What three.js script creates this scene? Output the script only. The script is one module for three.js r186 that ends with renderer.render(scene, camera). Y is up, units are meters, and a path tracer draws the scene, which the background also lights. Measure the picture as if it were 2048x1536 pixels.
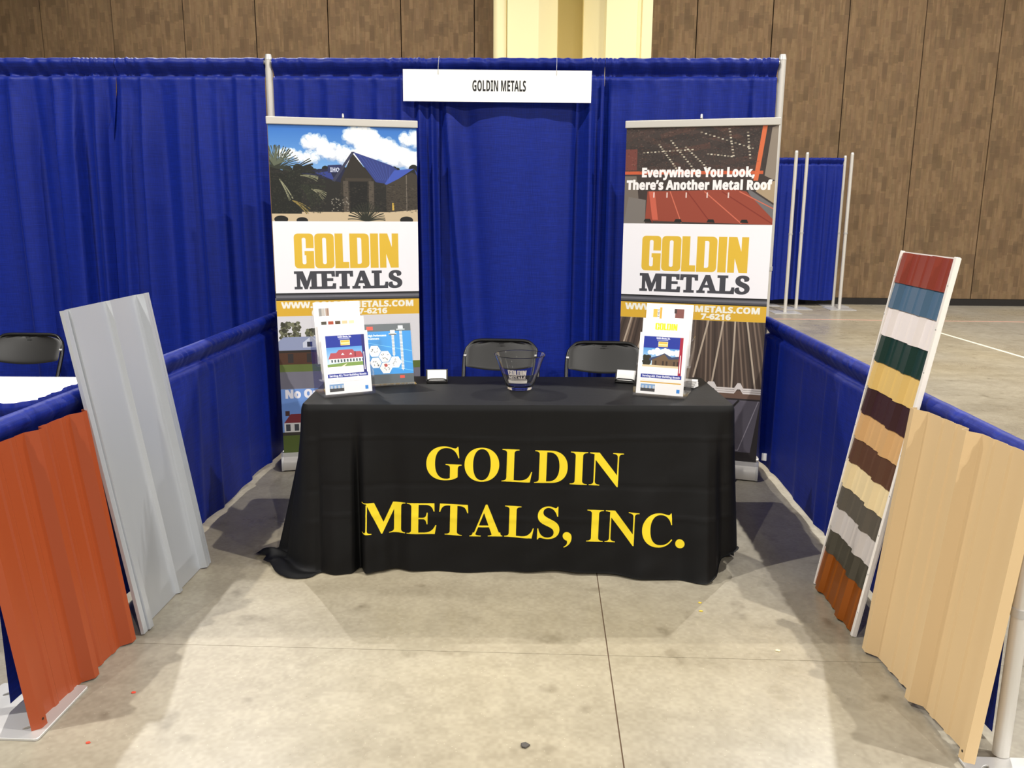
import * as THREE from 'three';
import { RoundedBoxGeometry } from 'three/addons/geometries/RoundedBoxGeometry.js';
import { mergeGeometries, toCreasedNormals } from 'three/addons/utils/BufferGeometryUtils.js';

// ------------------------------------------------------------------ camera, exposure
const scene = new THREE.Scene();
scene.background = new THREE.Color(0x000000);
const camera = new THREE.PerspectiveCamera(2 * Math.atan(768 / 1687.25) * 180 / Math.PI, 4 / 3, 0.05, 200);
camera.rotation.order = 'YXZ';
camera.position.set(0.1467, 1.5773, 5.2969);
camera.rotation.set(-0.20606, 0.03713, 0.00684);
scene.add(camera);
const renderer = new THREE.WebGLRenderer();
renderer.toneMapping = THREE.LinearToneMapping;
renderer.toneMappingExposure = 1.0;
renderer.shadowMap.enabled = true;

// the hall's lamps: a regular grid of high bay fittings under the ceiling
const LAMP_Y = 8.0, LAMP_POWER = 165;
const LAMP_COLOR = new THREE.Color(1.0, 0.965, 0.91);
const LAMP_X = [-4.2, 4.2, 12.6], LAMP_Z = [-4.4, 3.8, 12, 20];

// ------------------------------------------------------------------ helpers
function rng(seed) { let a = seed >>> 0; return () => { a = (a + 0x6D2B79F5) >>> 0; let t = a; t = Math.imul(t ^ (t >>> 15), t | 1); t ^= t + Math.imul(t ^ (t >>> 7), t | 61); return ((t ^ (t >>> 14)) >>> 0) / 4294967296; }; }
const taken = new Map();
function numbered(name) { const n = taken.get(name) || 0; taken.set(name, n + 1); return n ? name + '_' + String(n).padStart(3, '0') : name; }
function thing(name, label, category, [x, y, z] = [0, 0, 0], turn = 0, group) {
  const o = new THREE.Group(); o.name = numbered(name); o.position.set(x, y, z); o.rotation.order = 'YXZ'; o.rotation.y = turn;
  o.userData = { label, category }; if (group) o.userData.group = group;
  scene.add(o); return o;
}
function structure(name, label) { const o = new THREE.Group(); o.name = name; o.userData = { kind: 'structure', label, category: name.split('_')[0] }; scene.add(o); return o; }
function part(name, geometry, material, parent, label) {
  const m = new THREE.Mesh(geometry, material); m.name = name; m.castShadow = m.receiveShadow = true;
  if (label) m.userData.label = label;
  parent.add(m); return m;
}
function solo(name, geometry, material, label, category, [x, y, z] = [0, 0, 0], turn = 0, group) {
  const m = new THREE.Mesh(geometry, material); m.name = numbered(name); m.castShadow = m.receiveShadow = true;
  m.rotation.order = 'YXZ'; m.position.set(x, y, z); m.rotation.y = turn; m.userData = { label, category }; if (group) m.userData.group = group;
  scene.add(m); return m;
}
const at = (g, x, y, z) => g.translate(x, y, z);
const box = (w, h, d, x = 0, y = 0, z = 0) => new THREE.BoxGeometry(w, h, d).translate(x, y, z);
const rbox = (w, h, d, r, x = 0, y = 0, z = 0, s = 2) => new RoundedBoxGeometry(w, h, d, s, r).translate(x, y, z);
const V = (x, y, z) => new THREE.Vector3(x, y, z);
function rod(a, b, r, seg = 12) {
  const d = b.clone().sub(a), g = new THREE.CylinderGeometry(r, r, d.length(), seg);
  g.applyQuaternion(new THREE.Quaternion().setFromUnitVectors(V(0, 1, 0), d.clone().normalize()));
  return g.translate((a.x + b.x) / 2, (a.y + b.y) / 2, (a.z + b.z) / 2);
}
function tube(points, r, seg = 48, radial = 10, closed = false) { return new THREE.TubeGeometry(new THREE.CatmullRomCurve3(points, closed, 'catmullrom', 0.2), seg, r, radial, closed); }
function merge(list) { return mergeGeometries(list.map((g) => (g.index ? g.toNonIndexed() : g)).map((g) => { for (const k of Object.keys(g.attributes)) if (!['position', 'normal', 'uv'].includes(k)) g.deleteAttribute(k); return g; })); }
const smooth = (a, b, x) => { const t = Math.min(1, Math.max(0, (x - a) / (b - a))); return t * t * (3 - 2 * t); };
const lerp = (a, b, t) => a + (b - a) * t;
// grid surface from a function (u, v) -> [x, y, z]; uv from a second function
function surface(nu, nv, f, uvf, keep) {
  const P = [], UV = [], I = [];
  for (let j = 0; j <= nv; j++) for (let i = 0; i <= nu; i++) { const u = i / nu, v = j / nv; P.push(...f(u, v)); UV.push(...(uvf ? uvf(u, v) : [u, 1 - v])); }
  for (let j = 0; j < nv; j++) for (let i = 0; i < nu; i++) { if (keep && !keep((i + 0.5) / nu)) continue; const a = j * (nu + 1) + i, b = a + 1, c = a + nu + 1, d = c + 1; I.push(a, c, b, b, c, d); }
  const g = new THREE.BufferGeometry();
  g.setAttribute('position', new THREE.Float32BufferAttribute(P, 3)); g.setAttribute('uv', new THREE.Float32BufferAttribute(UV, 2)); g.setIndex(I); g.computeVertexNormals();
  return g;
}
// a sheet of formed metal: cross-section (x, z) drawn up to a height, with thickness
function formed(profile, H, t) {
  const P = [], N = [], UV = [], n = profile.length;
  const quad = (a, b, c, d, s0, s1) => {
    const A = V(...a), nn = V(...b).sub(A).cross(V(...d).sub(A)).normalize();
    for (const [p, q] of [[a, [s0, 0]], [b, [s1, 0]], [c, [s1, H]], [a, [s0, 0]], [c, [s1, H]], [d, [s0, H]]]) { P.push(...p); N.push(nn.x, nn.y, nn.z); UV.push(...q); }
  };
  const dir = (i) => { const [x0, z0] = profile[Math.max(0, Math.min(n - 2, i))], [x1, z1] = profile[Math.max(0, Math.min(n - 2, i)) + 1], l = Math.hypot(x1 - x0, z1 - z0); return [-(z1 - z0) / l, (x1 - x0) / l]; };
  const rear = profile.map(([x, z], i) => { const [a, b] = dir(i - 1), [c, d] = dir(i), m = Math.hypot(a + c, b + d); return [x - (a + c) / m * t, z - (b + d) / m * t]; });
  let s = 0;
  for (let i = 0; i + 1 < n; i++) {
    const [x0, z0] = profile[i], [x1, z1] = profile[i + 1], [p0, q0] = rear[i], [p1, q1] = rear[i + 1], L = Math.hypot(x1 - x0, z1 - z0);
    quad([x0, 0, z0], [x1, 0, z1], [x1, H, z1], [x0, H, z0], s, s + L);
    quad([p1, 0, q1], [p0, 0, q0], [p0, H, q0], [p1, H, q1], s + L, s);
    quad([x0, H, z0], [x1, H, z1], [p1, H, q1], [p0, H, q0], s, s + L);
    quad([p0, 0, q0], [p1, 0, q1], [x1, 0, z1], [x0, 0, z0], s, s + L);
    s += L;
  }
  for (const [i, f] of [[0, 1], [n - 1, -1]]) { const [x, z] = profile[i], [p, q] = rear[i], A = [[p, 0, q], [x, 0, z], [x, H, z], [p, H, q]]; if (f < 0) A.reverse(); quad(...A, 0, t); }
  const g = new THREE.BufferGeometry();
  g.setAttribute('position', new THREE.Float32BufferAttribute(P, 3)); g.setAttribute('normal', new THREE.Float32BufferAttribute(N, 3)); g.setAttribute('uv', new THREE.Float32BufferAttribute(UV, 2));
  return g;
}

// ------------------------------------------------------------------ computed textures
const hash = (x, y, s) => { let h = Math.imul(x, 374761393) ^ Math.imul(y, 668265263) ^ Math.imul(s, 1442695041); h = Math.imul(h ^ (h >>> 13), 1274126177); return ((h ^ (h >>> 16)) >>> 0) / 4294967296; };
function tileNoise(x, y, px, py, s) { // value noise that repeats after px, py cells
  const x0 = Math.floor(x), y0 = Math.floor(y), fx = x - x0, fy = y - y0, u = fx * fx * (3 - 2 * fx), v = fy * fy * (3 - 2 * fy);
  const m = (a, p) => ((a % p) + p) % p;
  const a = hash(m(x0, px), m(y0, py), s), b = hash(m(x0 + 1, px), m(y0, py), s), c = hash(m(x0, px), m(y0 + 1, py), s), d = hash(m(x0 + 1, px), m(y0 + 1, py), s);
  return a + (b - a) * u + (c - a) * v + (a - b - c + d) * u * v;
}
function dataTexture(w, h, f, srgb) {
  const d = new Uint8Array(w * h * 4);
  for (let y = 0; y < h; y++) for (let x = 0; x < w; x++) { const c = f(x / w, y / h, x, y), i = (y * w + x) * 4; d[i] = c[0]; d[i + 1] = c[1]; d[i + 2] = c[2]; d[i + 3] = 255; }
  const t = new THREE.DataTexture(d, w, h); t.wrapS = t.wrapT = THREE.RepeatWrapping; t.magFilter = THREE.LinearFilter; t.minFilter = THREE.LinearFilter; if (srgb) t.colorSpace = THREE.SRGBColorSpace; t.needsUpdate = true;
  return t;
}
function canvasTexture(w, h, draw) {
  const c = document.createElement('canvas'); c.width = w; c.height = h; const g = c.getContext('2d'); draw(g, w, h);
  const t = new THREE.CanvasTexture(c); t.colorSpace = THREE.SRGBColorSpace; t.anisotropy = 8; return t;
}
const clampByte = (v) => Math.max(0, Math.min(255, v));
const floorMap = dataTexture(2048, 2048, (u, v, x, y) => {   // 5 m of worn, sealed concrete
  let k = 0, a = 0.5; for (const p of [3, 7, 15, 33]) { k += a * (tileNoise(u * p, v * p, p, p, p) - 0.5); a *= 0.62; }
  const streak = tileNoise(u * 5, v * 40, 5, 40, 91) - 0.5, fine = tileNoise(u * 420, v * 420, 420, 420, 5) - 0.5, mid = tileNoise(u * 90, v * 90, 90, 90, 8) - 0.5;
  const spotN = tileNoise(u * 46, v * 46, 46, 46, 12), spot = Math.max(0, spotN - 0.83) * 150 * tileNoise(u * 200, v * 200, 200, 200, 44);
  const glint = hash(x, y, 77) > 0.9991 ? 42 : 0, warm = tileNoise(u * 6, v * 6, 6, 6, 61) - 0.5;
  const b = k * 30 + streak * 9 + fine * 13 + mid * 10 - spot * 1.5 + glint;
  return [clampByte(152 + b + warm * 7), clampByte(144 + b + warm * 2), clampByte(126 + b * 0.95 - warm * 9)];
}, true);
const floorRough = dataTexture(1024, 1024, (u, v) => {
  const k = tileNoise(u * 9, v * 9, 9, 9, 3) * 0.5 + tileNoise(u * 60, v * 60, 60, 60, 4) * 0.3 + tileNoise(u * 300, v * 300, 300, 300, 6) * 0.2, b = clampByte(50 + k * 85);
  return [b, b, b];
});
const weaveMap = dataTexture(512, 512, (u, v, x, y) => {
  const slub = tileNoise(u * 10, v * 256, 10, 256, 21), warp = tileNoise(u * 256, v * 14, 256, 14, 22), crossT = ((x >> 1) + (y >> 1)) & 1;
  const b = clampByte(205 + (slub - 0.5) * 34 + (warp - 0.5) * 26 + (crossT ? 6 : -6)); return [b, b, b];
}, true);
const weaveBump = dataTexture(512, 512, (u, v) => { const b = clampByte(128 + (tileNoise(u * 12, v * 256, 12, 256, 31) - 0.5) * 130 + (tileNoise(u * 256, v * 20, 256, 20, 32) - 0.5) * 90); return [b, b, b]; });
const clothBump = dataTexture(512, 512, (u, v) => { let k = 0, a = 1; for (const p of [4, 9, 19]) { const n = tileNoise(u * p, v * p, p, p, p + 40); k += a * Math.abs(n - 0.5) * 2; a *= 0.5; } const b = clampByte(60 + k * 90); return [b, b, b]; });
const dashMap = canvasTexture(1024, 2048, (g, w, h) => {      // brown wall fabric: short upright dashes of several tones
  g.fillStyle = '#735b3f'; g.fillRect(0, 0, w, h); const r = rng(7);
  const dash = (n, cell, l0, l1, a0, a1, tones) => { for (let i = 0; i < n; i++) { const x = Math.floor(r() * Math.floor(w / cell)) * cell, y = r() * h, l = lerp(l0, l1, r()); g.globalAlpha = lerp(a0, a1, r()); g.fillStyle = tones[Math.floor(r() * tones.length)]; g.fillRect(x, y, cell, l); g.fillRect(x, y - h, cell, l); } };
  dash(2600, 16, 60, 260, 0.2, 0.45, ['#685238', '#7b6346', '#624d35', '#6f583d', '#7e664a']);
  dash(700, 32, 90, 200, 0.15, 0.4, ['#6a543b', '#80684b', '#644f37']);
  dash(150, 51.2, 80, 170, 0.3, 0.6, ['#57442e', '#5d4932', '#614d36']);
});
dashMap.wrapS = dashMap.wrapT = THREE.RepeatWrapping;

// ------------------------------------------------------------------ materials
const std = (color, roughness = 0.6, metalness = 0, more = {}) => new THREE.MeshStandardMaterial({ color, roughness, metalness, ...more });
const phys = (o) => new THREE.MeshPhysicalMaterial(o);
const M = {
  floor: std(0xffffff, 1, 0, { map: floorMap, roughnessMap: floorRough }),
  joint: std(0x6b5644, 0.95),
  wall: std(0xffffff, 0.9, 0, { map: dashMap }),
  dark: std(0x17130f, 0.8),
  cream: std(0xf3e6b4, 0.55),
  plaster: std(0x4f4b45, 0.9),
  drape: phys({ color: 0x0d2ca2, roughness: 0.55, specularIntensity: 0.5, map: weaveMap, bumpMap: weaveBump, bumpScale: 0.0006, sheen: 0.12, sheenColor: new THREE.Color(0x2a58e8), sheenRoughness: 0.45, transmission: 0.16, thickness: 0, side: THREE.DoubleSide }),
  alu: std(0xd6d2cb, 0.4, 0.4), steel: std(0xc4c3c1, 0.42, 0.45),
  black: std(0x0d0d0e, 0.72), blackPlastic: std(0x1b1a19, 0.42), blackTube: std(0x151413, 0.35, 0.2),
  white: std(0xf4f2ee, 0.6), paper: std(0xf6f4f1, 0.75), board: std(0xefe9e2, 0.5),
  acrylic: phys({ color: 0xffffff, roughness: 0.04, transmission: 1, thickness: 0, ior: 1.49 }),
  glass: phys({ color: 0xffffff, roughness: 0.01, transmission: 1, thickness: 0.004, ior: 1.5 }),
};

// ------------------------------------------------------------------ the hall
{
  const floor = structure('floor', 'polished beige concrete hall floor with saw cut joints');
  part('joint_filler', box(36, 0.15, 36, 0, -0.079, 8.4), M.joint, floor);
  const xs = [-18, -11.6, -5.6, 0.397, 6.4, 12.4, 18], zs = [-9.6, -5.6, 2.51, 10, 18, 26.4];
  for (let i = 0; i + 1 < xs.length; i++) for (let j = 0; j + 1 < zs.length; j++) {
    const gx = 0.0022, gz = 0.0012, x0 = xs[i] + gx, x1 = xs[i + 1] - gx, z0 = zs[j] + gz, z1 = zs[j + 1] - gz;
    const g = box(x1 - x0, 0.16, z1 - z0, (x0 + x1) / 2, -0.08, (z0 + z1) / 2), p = g.attributes.position, uv = g.attributes.uv;
    for (let k = 0; k < p.count; k++) uv.setXY(k, p.getX(k) / 5 + 0.31, p.getZ(k) / 5 + 0.17);
    part('slab', g, M.floor, floor);
  }
  const H = 9, zw = -9.32;
  const back = structure('wall_back', 'brown patterned fabric partition wall of tall panels');
  part('core', box(17.27, H, 0.2, -9.365, H / 2, zw - 0.14), M.dark, back); part('core', box(16.2, H, 0.2, 9.9, H / 2, zw - 0.14), M.dark, back);
  const seams = []; for (let k = 0; k < 15; k++) seams.push(-1.05 - 1.199 * k); seams.reverse();
  const left = [...seams, -0.73], right = [1.8]; for (let k = 0; k < 14; k++) right.push(2.545 + 1.207 * k);
  let q = 0;
  for (const list of [left, right]) for (let i = 0; i + 1 < list.length; i++) {
    const a = list[i] + 0.008, b = list[i + 1] - 0.008, g = box(b - a, H - 0.13, 0.05, (a + b) / 2, 0.115 + (H - 0.13) / 2, zw), p = g.attributes.position, uv = g.attributes.uv;
    const ox = hash(q, 3, 9), oy = hash(q, 5, 9); q++;
    for (let k = 0; k < p.count; k++) uv.setXY(k, p.getX(k) / 1.6 + ox, p.getY(k) / 3.2 + oy);
    part('wall_panel', g, M.wall, back);
  }
  const base = structure('baseboard_back', 'black rubber base strip along the brown wall');
  part('strip', box(16.2, 0.11, 0.06, -8.83, 0.055, zw + 0.01), M.dark, base); part('strip', box(16.2, 0.11, 0.06, 9.9, 0.055, zw + 0.01), M.dark, base);
  // cream pier standing between the partition panels
  const pier = structure('column', 'cream painted pier with a recessed centre between the brown panels');
  const sh = new THREE.Shape([[-0.5, 0.2], [0.0, 0.2], [0.3, -0.08], [0.3, -0.8], [0.73, -0.8], [0.73, -0.2], [1.045, 0.12], [1.075, 0.2], [1.56, 0.2], [1.575, 0.16], [1.625, 0.16], [1.64, 0.2], [1.8, 0.2], [1.8, -0.95], [-0.5, -0.95]].map(([x, z]) => new THREE.Vector2(x, -z)));
  const g = new THREE.ExtrudeGeometry(sh, { depth: H, bevelEnabled: false }); g.rotateX(-Math.PI / 2); g.translate(0, 0, zw + 0.1);
  part('shaft', g, M.cream, pier);
  part('pipe', new THREE.CylinderGeometry(0.11, 0.11, H, 32).translate(-0.615, H / 2, zw + 0.24), M.cream, pier);
  const ceiling = structure('ceiling', 'pale hall ceiling'); part('deck', box(36.4, 0.2, 36.4, 0, H + 0.1, 8.4), M.plaster, ceiling);
  const wl = structure('wall_left', 'pale hall side wall'); part('face', box(0.2, H, 36, -18.1, H / 2, 8.4), M.plaster, wl);
  const wr = structure('wall_right', 'pale hall side wall'); part('face', box(0.2, H, 36, 18.1, H / 2, 8.4), M.plaster, wr);
  const wf = structure('wall_front', 'pale hall wall opposite the booth'); part('face', box(36.4, H, 0.2, 0, H / 2, 26.5), M.plaster, wf);
}
// lamps
{
  const glow = std(0x000000, 1, 0, { emissive: LAMP_COLOR, emissiveIntensity: 6 }), shade = std(0x8f9193, 0.4, 0.6);
  const dome = new THREE.LatheGeometry([[0.05, 0.3], [0.09, 0.28], [0.12, 0.2], [0.2, 0.06], [0.24, 0], [0.235, 0], [0.19, 0.06], [0.1, 0.2]].map(([x, y]) => new THREE.Vector2(x, y)), 32);
  const disc = new THREE.CylinderGeometry(0.2, 0.2, 0.02, 32);
  for (const x of LAMP_X) for (const z of LAMP_Z) {
    const t = thing('high_bay_lamp', 'round metal high bay lamp hanging under the hall ceiling', 'lamp', [x, LAMP_Y, z], 0, 'high bay lamps of the hall');
    part('shade', dome, shade, t); part('diffuser', disc.clone().translate(0, 0.03, 0), glow, t); part('rod', rod(V(0, 0.28, 0), V(0, 1.0, 0), 0.015), shade, t);
    const l = new THREE.SpotLight(LAMP_COLOR, LAMP_POWER, 0, Math.PI * 0.46, 0.35, 2);
    l.position.set(x, LAMP_Y - 0.01, z); l.target.position.set(x, 0, z); l.castShadow = true; l.shadow.radius = 3; l.shadow.mapSize.set(1024, 1024);
    l.name = 'high_bay_light'; scene.add(l); scene.add(l.target);
  }
}

// ------------------------------------------------------------------ pipe and drape
const TOP = 2.445, RAIL = 0.925;
function drapeGeometry({ w, top, bottom, seed, pleats, amp = 0.022, spacing = 0.17, ruche = 0.007, gather = [], edgeL = 0, edgeR = 0, backL = 0 }) {
  const r = rng(seed), list = [];
  if (pleats) list.push(...pleats);
  else for (let x = -w / 2 + spacing * 0.3; x < w / 2;) { list.push([x, x + (r() - 0.5) * 0.1, 0.025 + r() * 0.05, amp * (0.35 + r() * 0.9) * (r() < 0.2 ? -0.5 : 1), r() - 0.5]); x += spacing * (0.5 + r()); }
  const rows = [];
  const back = (y, z) => rows.push([top - y, z, 0.1, 1]);
  back(0.1, -0.018); back(0.06, -0.024); back(0.022, -0.026);
  for (let k = 1; k <= 7; k++) { const a = Math.PI * (1 - k / 8); rows.push([top - 0.022 + Math.sin(a) * 0.024, Math.cos(a) * 0.026, 0.1, 1]); }
  rows.push([top - 0.022, 0.03, 0.1, 1], [top - 0.035, 0.03, 0.1, 1], [top - 0.06, 0.014, 0.12, 1], [top - 0.085, -0.005, 0.15, 1], [top - 0.1, -0.015, 0.2, 1], [top - 0.105, 0.0, 0.3, 0.8], [top - 0.114, 0.014, 0.4, 0.6]);
  const n = top > 1.5 ? 54 : 30, y0 = top - 0.13;
  for (let k = 0; k <= n; k++) { const t = k / n; rows.push([lerp(y0, bottom, Math.pow(t, 1.15)), lerp(0.014, 0.012, t), lerp(0.45, 1, smooth(0, 0.25, t)), 0.5 * (1 - smooth(0, 0.12, t))]); }
  const nu = Math.round(w / 0.009), nv = rows.length - 1;
  const P = [], UV = [], I = [];
  for (let j = 0; j <= nv; j++) for (let i = 0; i <= nu; i++) {
    const [y, z, k, ru] = rows[j], u = i / nu, t = (top - y) / (top - bottom), below = smooth(0.045, 0.3, t), x = -w / 2 + u * w + below * (edgeL * Math.pow(1 - u, 6) + edgeR * Math.pow(u, 6)), tuck = backL * smooth(0.045, 0.08, t) * Math.pow(1 - u, 10);
    let d = 0;
    for (const [xt, xb, wd, a, sk] of list) { const c = lerp(xt, xb, t), q = x - c, e = q / (wd * (0.68 + 0.32 * t) * (1 + (q > 0 ? 1.6 : -1.6) * (sk || 0))); d += 1.9 * a * Math.exp(-e * e); }
    d += amp * 0.22 * Math.sin(x * 9 + seed + t * 1.5) + amp * 0.1 * Math.sin(x * 23 + seed * 2 - t);
    let rr = 0;
    if (ru > 0) {
      rr = ruche * ru * (tileNoise(x * 38 + y * 26 + 500, y * 10 + 50, 9999, 999, seed) - 0.5) * 2;
      for (const [gx, gw] of gather) { const e = Math.exp(-Math.pow((x - gx) / gw, 2)); rr += e * ru * 0.005 * Math.sin((x - gx) * 240 + y * 60); }
    }
    const hem = j === nv ? 0.008 * Math.sin(x * 7 + seed) : 0;
    P.push(x, y + hem + (ru === 1 ? rr * 0.4 : 0), z + d * k + rr - tuck); UV.push(x / 0.5, y / 0.5);
  }
  for (let j = 0; j < nv; j++) for (let i = 0; i < nu; i++) { const a = j * (nu + 1) + i, b = a + 1, c = a + nu + 1, e = c + 1; I.push(a, c, b, b, c, e); }
  const g = new THREE.BufferGeometry();
  g.setAttribute('position', new THREE.Float32BufferAttribute(P, 3)); g.setAttribute('uv', new THREE.Float32BufferAttribute(UV, 2)); g.setIndex(I); g.computeVertexNormals();
  return g;
}
function backDrape(x0, x1, label, o) { return solo('drape', drapeGeometry({ w: x1 - x0, top: TOP, bottom: 0.03, ...o }), M.drape, label, 'drape', [(x0 + x1) / 2, 0, o.z || 0], 0); }
const X = (x, c) => x - c;
backDrape(-4.6, -2.462, 'blue drape panel behind the neighbouring folding chair, split from the next one', { seed: 11, edgeR: -0.07, spacing: 0.2, amp: 0.03, gather: [[0.9, 0.12]], pleats: (() => { const c = -3.545; return [[-3.13, -3.1, 0.07, 0.03, 0.3], [-3.0, -2.98, 0.05, -0.02, 0], [-2.86, -2.84, 0.06, 0.035, 0.4], [-2.72, -2.74, 0.06, 0.045, -0.4], [-2.6, -2.62, 0.045, 0.03, 0], [-2.53, -2.6, 0.03, -0.02, 0], [-3.5, -3.48, 0.09, 0.03, 0], [-3.9, -3.9, 0.1, 0.03, 0], [-4.3, -4.3, 0.1, 0.03, 0]].map(([a, b, ...k]) => [X(a, c), X(b, c), ...k]); })() });
backDrape(-2.458, -1.55, 'blue drape panel beside the left upright, above the grey metal sheet', { seed: 23, edgeL: -0.17, backL: 0.01, spacing: 0.16, amp: 0.026, gather: [[-0.38, 0.06]], pleats: (() => { const c = -2.005; return [[-2.42, -2.5, 0.04, 0.03, 0], [-2.3, -2.34, 0.05, 0.035, 0.4], [-2.2, -2.2, 0.05, -0.012, 0], [-2.08, -2.1, 0.06, 0.02, 0], [-1.97, -1.94, 0.06, 0.028, 0.3], [-1.84, -1.82, 0.05, 0.022, -0.3], [-1.72, -1.7, 0.06, 0.026, 0.3], [-1.6, -1.58, 0.04, 0.02, 0]].map(([a, b, ...k]) => [X(a, c), X(b, c), ...k]); })() });
backDrape(-1.5, -0.5, 'blue drape panel behind the banner with the blue-roofed building', { seed: 37, spacing: 0.15, amp: 0.024, gather: [[0.36, 0.09]], pleats: (() => { const c = -1.0; return [[-1.42, -1.42, 0.05, 0.02, 0], [-1.3, -1.3, 0.05, 0.026, 0], [-1.16, -1.15, 0.06, 0.024, 0], [-1.0, -1.0, 0.06, 0.028, 0], [-0.86, -0.86, 0.05, 0.022, 0], [-0.72, -0.73, 0.045, 0.026, 0.2], [-0.62, -0.6, 0.03, 0.03, 0.2], [-0.545, -0.52, 0.02, 0.02, 0]].map(([a, b, ...k]) => [X(a, c), X(b, c), ...k]); })() });
backDrape(-0.497, 0.487, 'wide flat blue drape panel hanging below the white hanging name sign', { seed: 41, edgeL: -0.06, backL: 0.03, spacing: 0.3, amp: 0.012, gather: [[0.44, 0.05]], pleats: (() => { const c = -0.01; return [[-0.49, -0.3, 0.05, 0.035, 0.4], [-0.36, -0.22, 0.07, -0.012, 0], [-0.1, -0.08, 0.16, 0.014, 0], [0.12, 0.12, 0.12, 0.01, 0], [0.33, 0.32, 0.035, -0.02, 0], [0.4, 0.4, 0.03, 0.03, 0], [0.47, 0.46, 0.02, 0.02, 0]].map(([a, b, ...k]) => [X(a, c), X(b, c), ...k]); })() });
backDrape(0.49, 1.5, 'blue drape panel behind the banner with the red metal roof', { seed: 59, edgeL: -0.05, backL: 0.03, spacing: 0.2, amp: 0.018, gather: [[0.4, 0.08], [-0.47, 0.05]], pleats: (() => { const c = 0.995; return [[0.53, 0.54, 0.03, 0.022, 0.2], [0.66, 0.66, 0.06, 0.018, 0], [0.8, 0.8, 0.07, 0.012, 0], [0.95, 0.95, 0.06, 0.02, 0], [1.1, 1.1, 0.07, 0.024, 0], [1.24, 1.24, 0.05, 0.02, 0], [1.36, 1.38, 0.04, 0.026, 0.3], [1.45, 1.46, 0.03, 0.02, 0]].map(([a, b, ...k]) => [X(a, c), X(b, c), ...k]); })() });

const plateShape = (s) => { const p = new THREE.Shape(); const h = s / 2, r = 0.012; p.moveTo(-h + r, -h); p.lineTo(h - r, -h); p.quadraticCurveTo(h, -h, h, -h + r); p.lineTo(h, h - r); p.quadraticCurveTo(h, h, h - r, h); p.lineTo(-h + r, h); p.quadraticCurveTo(-h, h, -h, h - r); p.lineTo(-h, -h + r); p.quadraticCurveTo(-h, -h, -h + r, -h);
  for (const [x, y] of [[0.6, 0.6], [-0.6, 0.6], [0.6, -0.6], [-0.6, -0.6]]) { const q = new THREE.Path(); q.absellipse(x * h, y * h, 0.02, 0.009, 0, Math.PI * 2, false, Math.PI / 4); p.holes.push(q); }
  return p; };
const plateGeo = (s) => new THREE.ExtrudeGeometry(plateShape(s), { depth: 0.006, bevelEnabled: true, bevelSize: 0.0015, bevelThickness: 0.0015, bevelSegments: 1, curveSegments: 10 }).rotateX(-Math.PI / 2).translate(0, 0.0015, 0);
function upright(x, z, h, label, { plate = 0.36, px = 0, pz = 0, r = 0.0215 } = {}) {
  const t = thing('upright', label, 'post', [x, 0, z], 0, 'pipe and drape uprights');
  part('pole', new THREE.CylinderGeometry(r, r, h - 0.012, 20).translate(0, 0.01 + (h - 0.012) / 2, 0), M.alu, t);
  part('pole_cap', new THREE.CylinderGeometry(r * 0.8, r * 1.06, 0.03, 20).translate(0, h + 0.012, 0), M.steel, t);
  for (const y of [h * 0.5]) part('collar', new THREE.CylinderGeometry(r * 1.18, r * 1.18, 0.025, 20).translate(0, y, 0), M.steel, t);
  part('base_plate', plateGeo(plate).translate(px, 0, pz), M.steel, t);
  return t;
}
upright(-1.527, 0, 2.44, 'tall aluminium upright between the two left drape panels', { plate: 0.3, pz: -0.1 });
upright(1.527, 0, 2.44, 'tall aluminium upright at the right end of the back drapes', { plate: 0.3, pz: -0.1 });
upright(-4.63, 0, 2.44, 'tall aluminium upright at the far end of the neighbouring drapes', { plate: 0.3, pz: -0.1 });
upright(-1.59, 2.98, 0.93, 'short aluminium upright beside the rust-coloured sheet', { plate: 0.29, px: 0.092, pz: -0.03 });
upright(1.512, 3.03, 0.93, 'short aluminium upright beside the tan sheet', { plate: 0.26, px: 0.0, pz: 0.145, r: 0.023 });
solo('crossbar', rod(V(-1.51, TOP - 0.022, 0), V(1.51, TOP - 0.022, 0), 0.013, 16), M.alu, 'aluminium crossbar inside the top pocket of the back drapes', 'crossbar');
solo('crossbar', rod(V(-4.61, TOP - 0.022, 0), V(-1.545, TOP - 0.022, 0), 0.013, 16), M.alu, 'aluminium crossbar inside the pocket of the neighbouring drapes', 'crossbar');
function rail(side, label, o) {
  const w = 2.93, g = drapeGeometry({ w, top: RAIL, bottom: 0.035, ...o });
  solo('side_drape', g, M.drape, label, 'drape', [side * 1.537, 0, 0.02 + w / 2], side < 0 ? Math.PI / 2 : -Math.PI / 2);
}
rail(-1, 'low blue side drape behind the grey and rust-coloured metal sheets', { seed: 71, spacing: 0.28, amp: 0.009, ruche: 0.007, gather: [[-1.22, 0.04], [-1.05, 0.05], [0.55, 0.2]] });
rail(1, 'low blue side drape behind the colour sample board and tan sheet', { seed: 83, spacing: 0.34, amp: 0.008, ruche: 0.006, gather: [[-1.38, 0.1], [1.1, 0.05]] });
solo('crossbar', rod(V(-1.537, RAIL - 0.022, 0.03), V(-1.537, RAIL - 0.022, 2.95), 0.011, 16), M.alu, 'aluminium rail inside the pocket of the side drape behind the rust-coloured sheet', 'crossbar');
solo('crossbar', rod(V(1.537, RAIL - 0.022, 0.03), V(1.537, RAIL - 0.022, 3.0), 0.011, 16), M.alu, 'aluminium rail inside the pocket of the side drape behind the tan sheet', 'crossbar');

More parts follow.
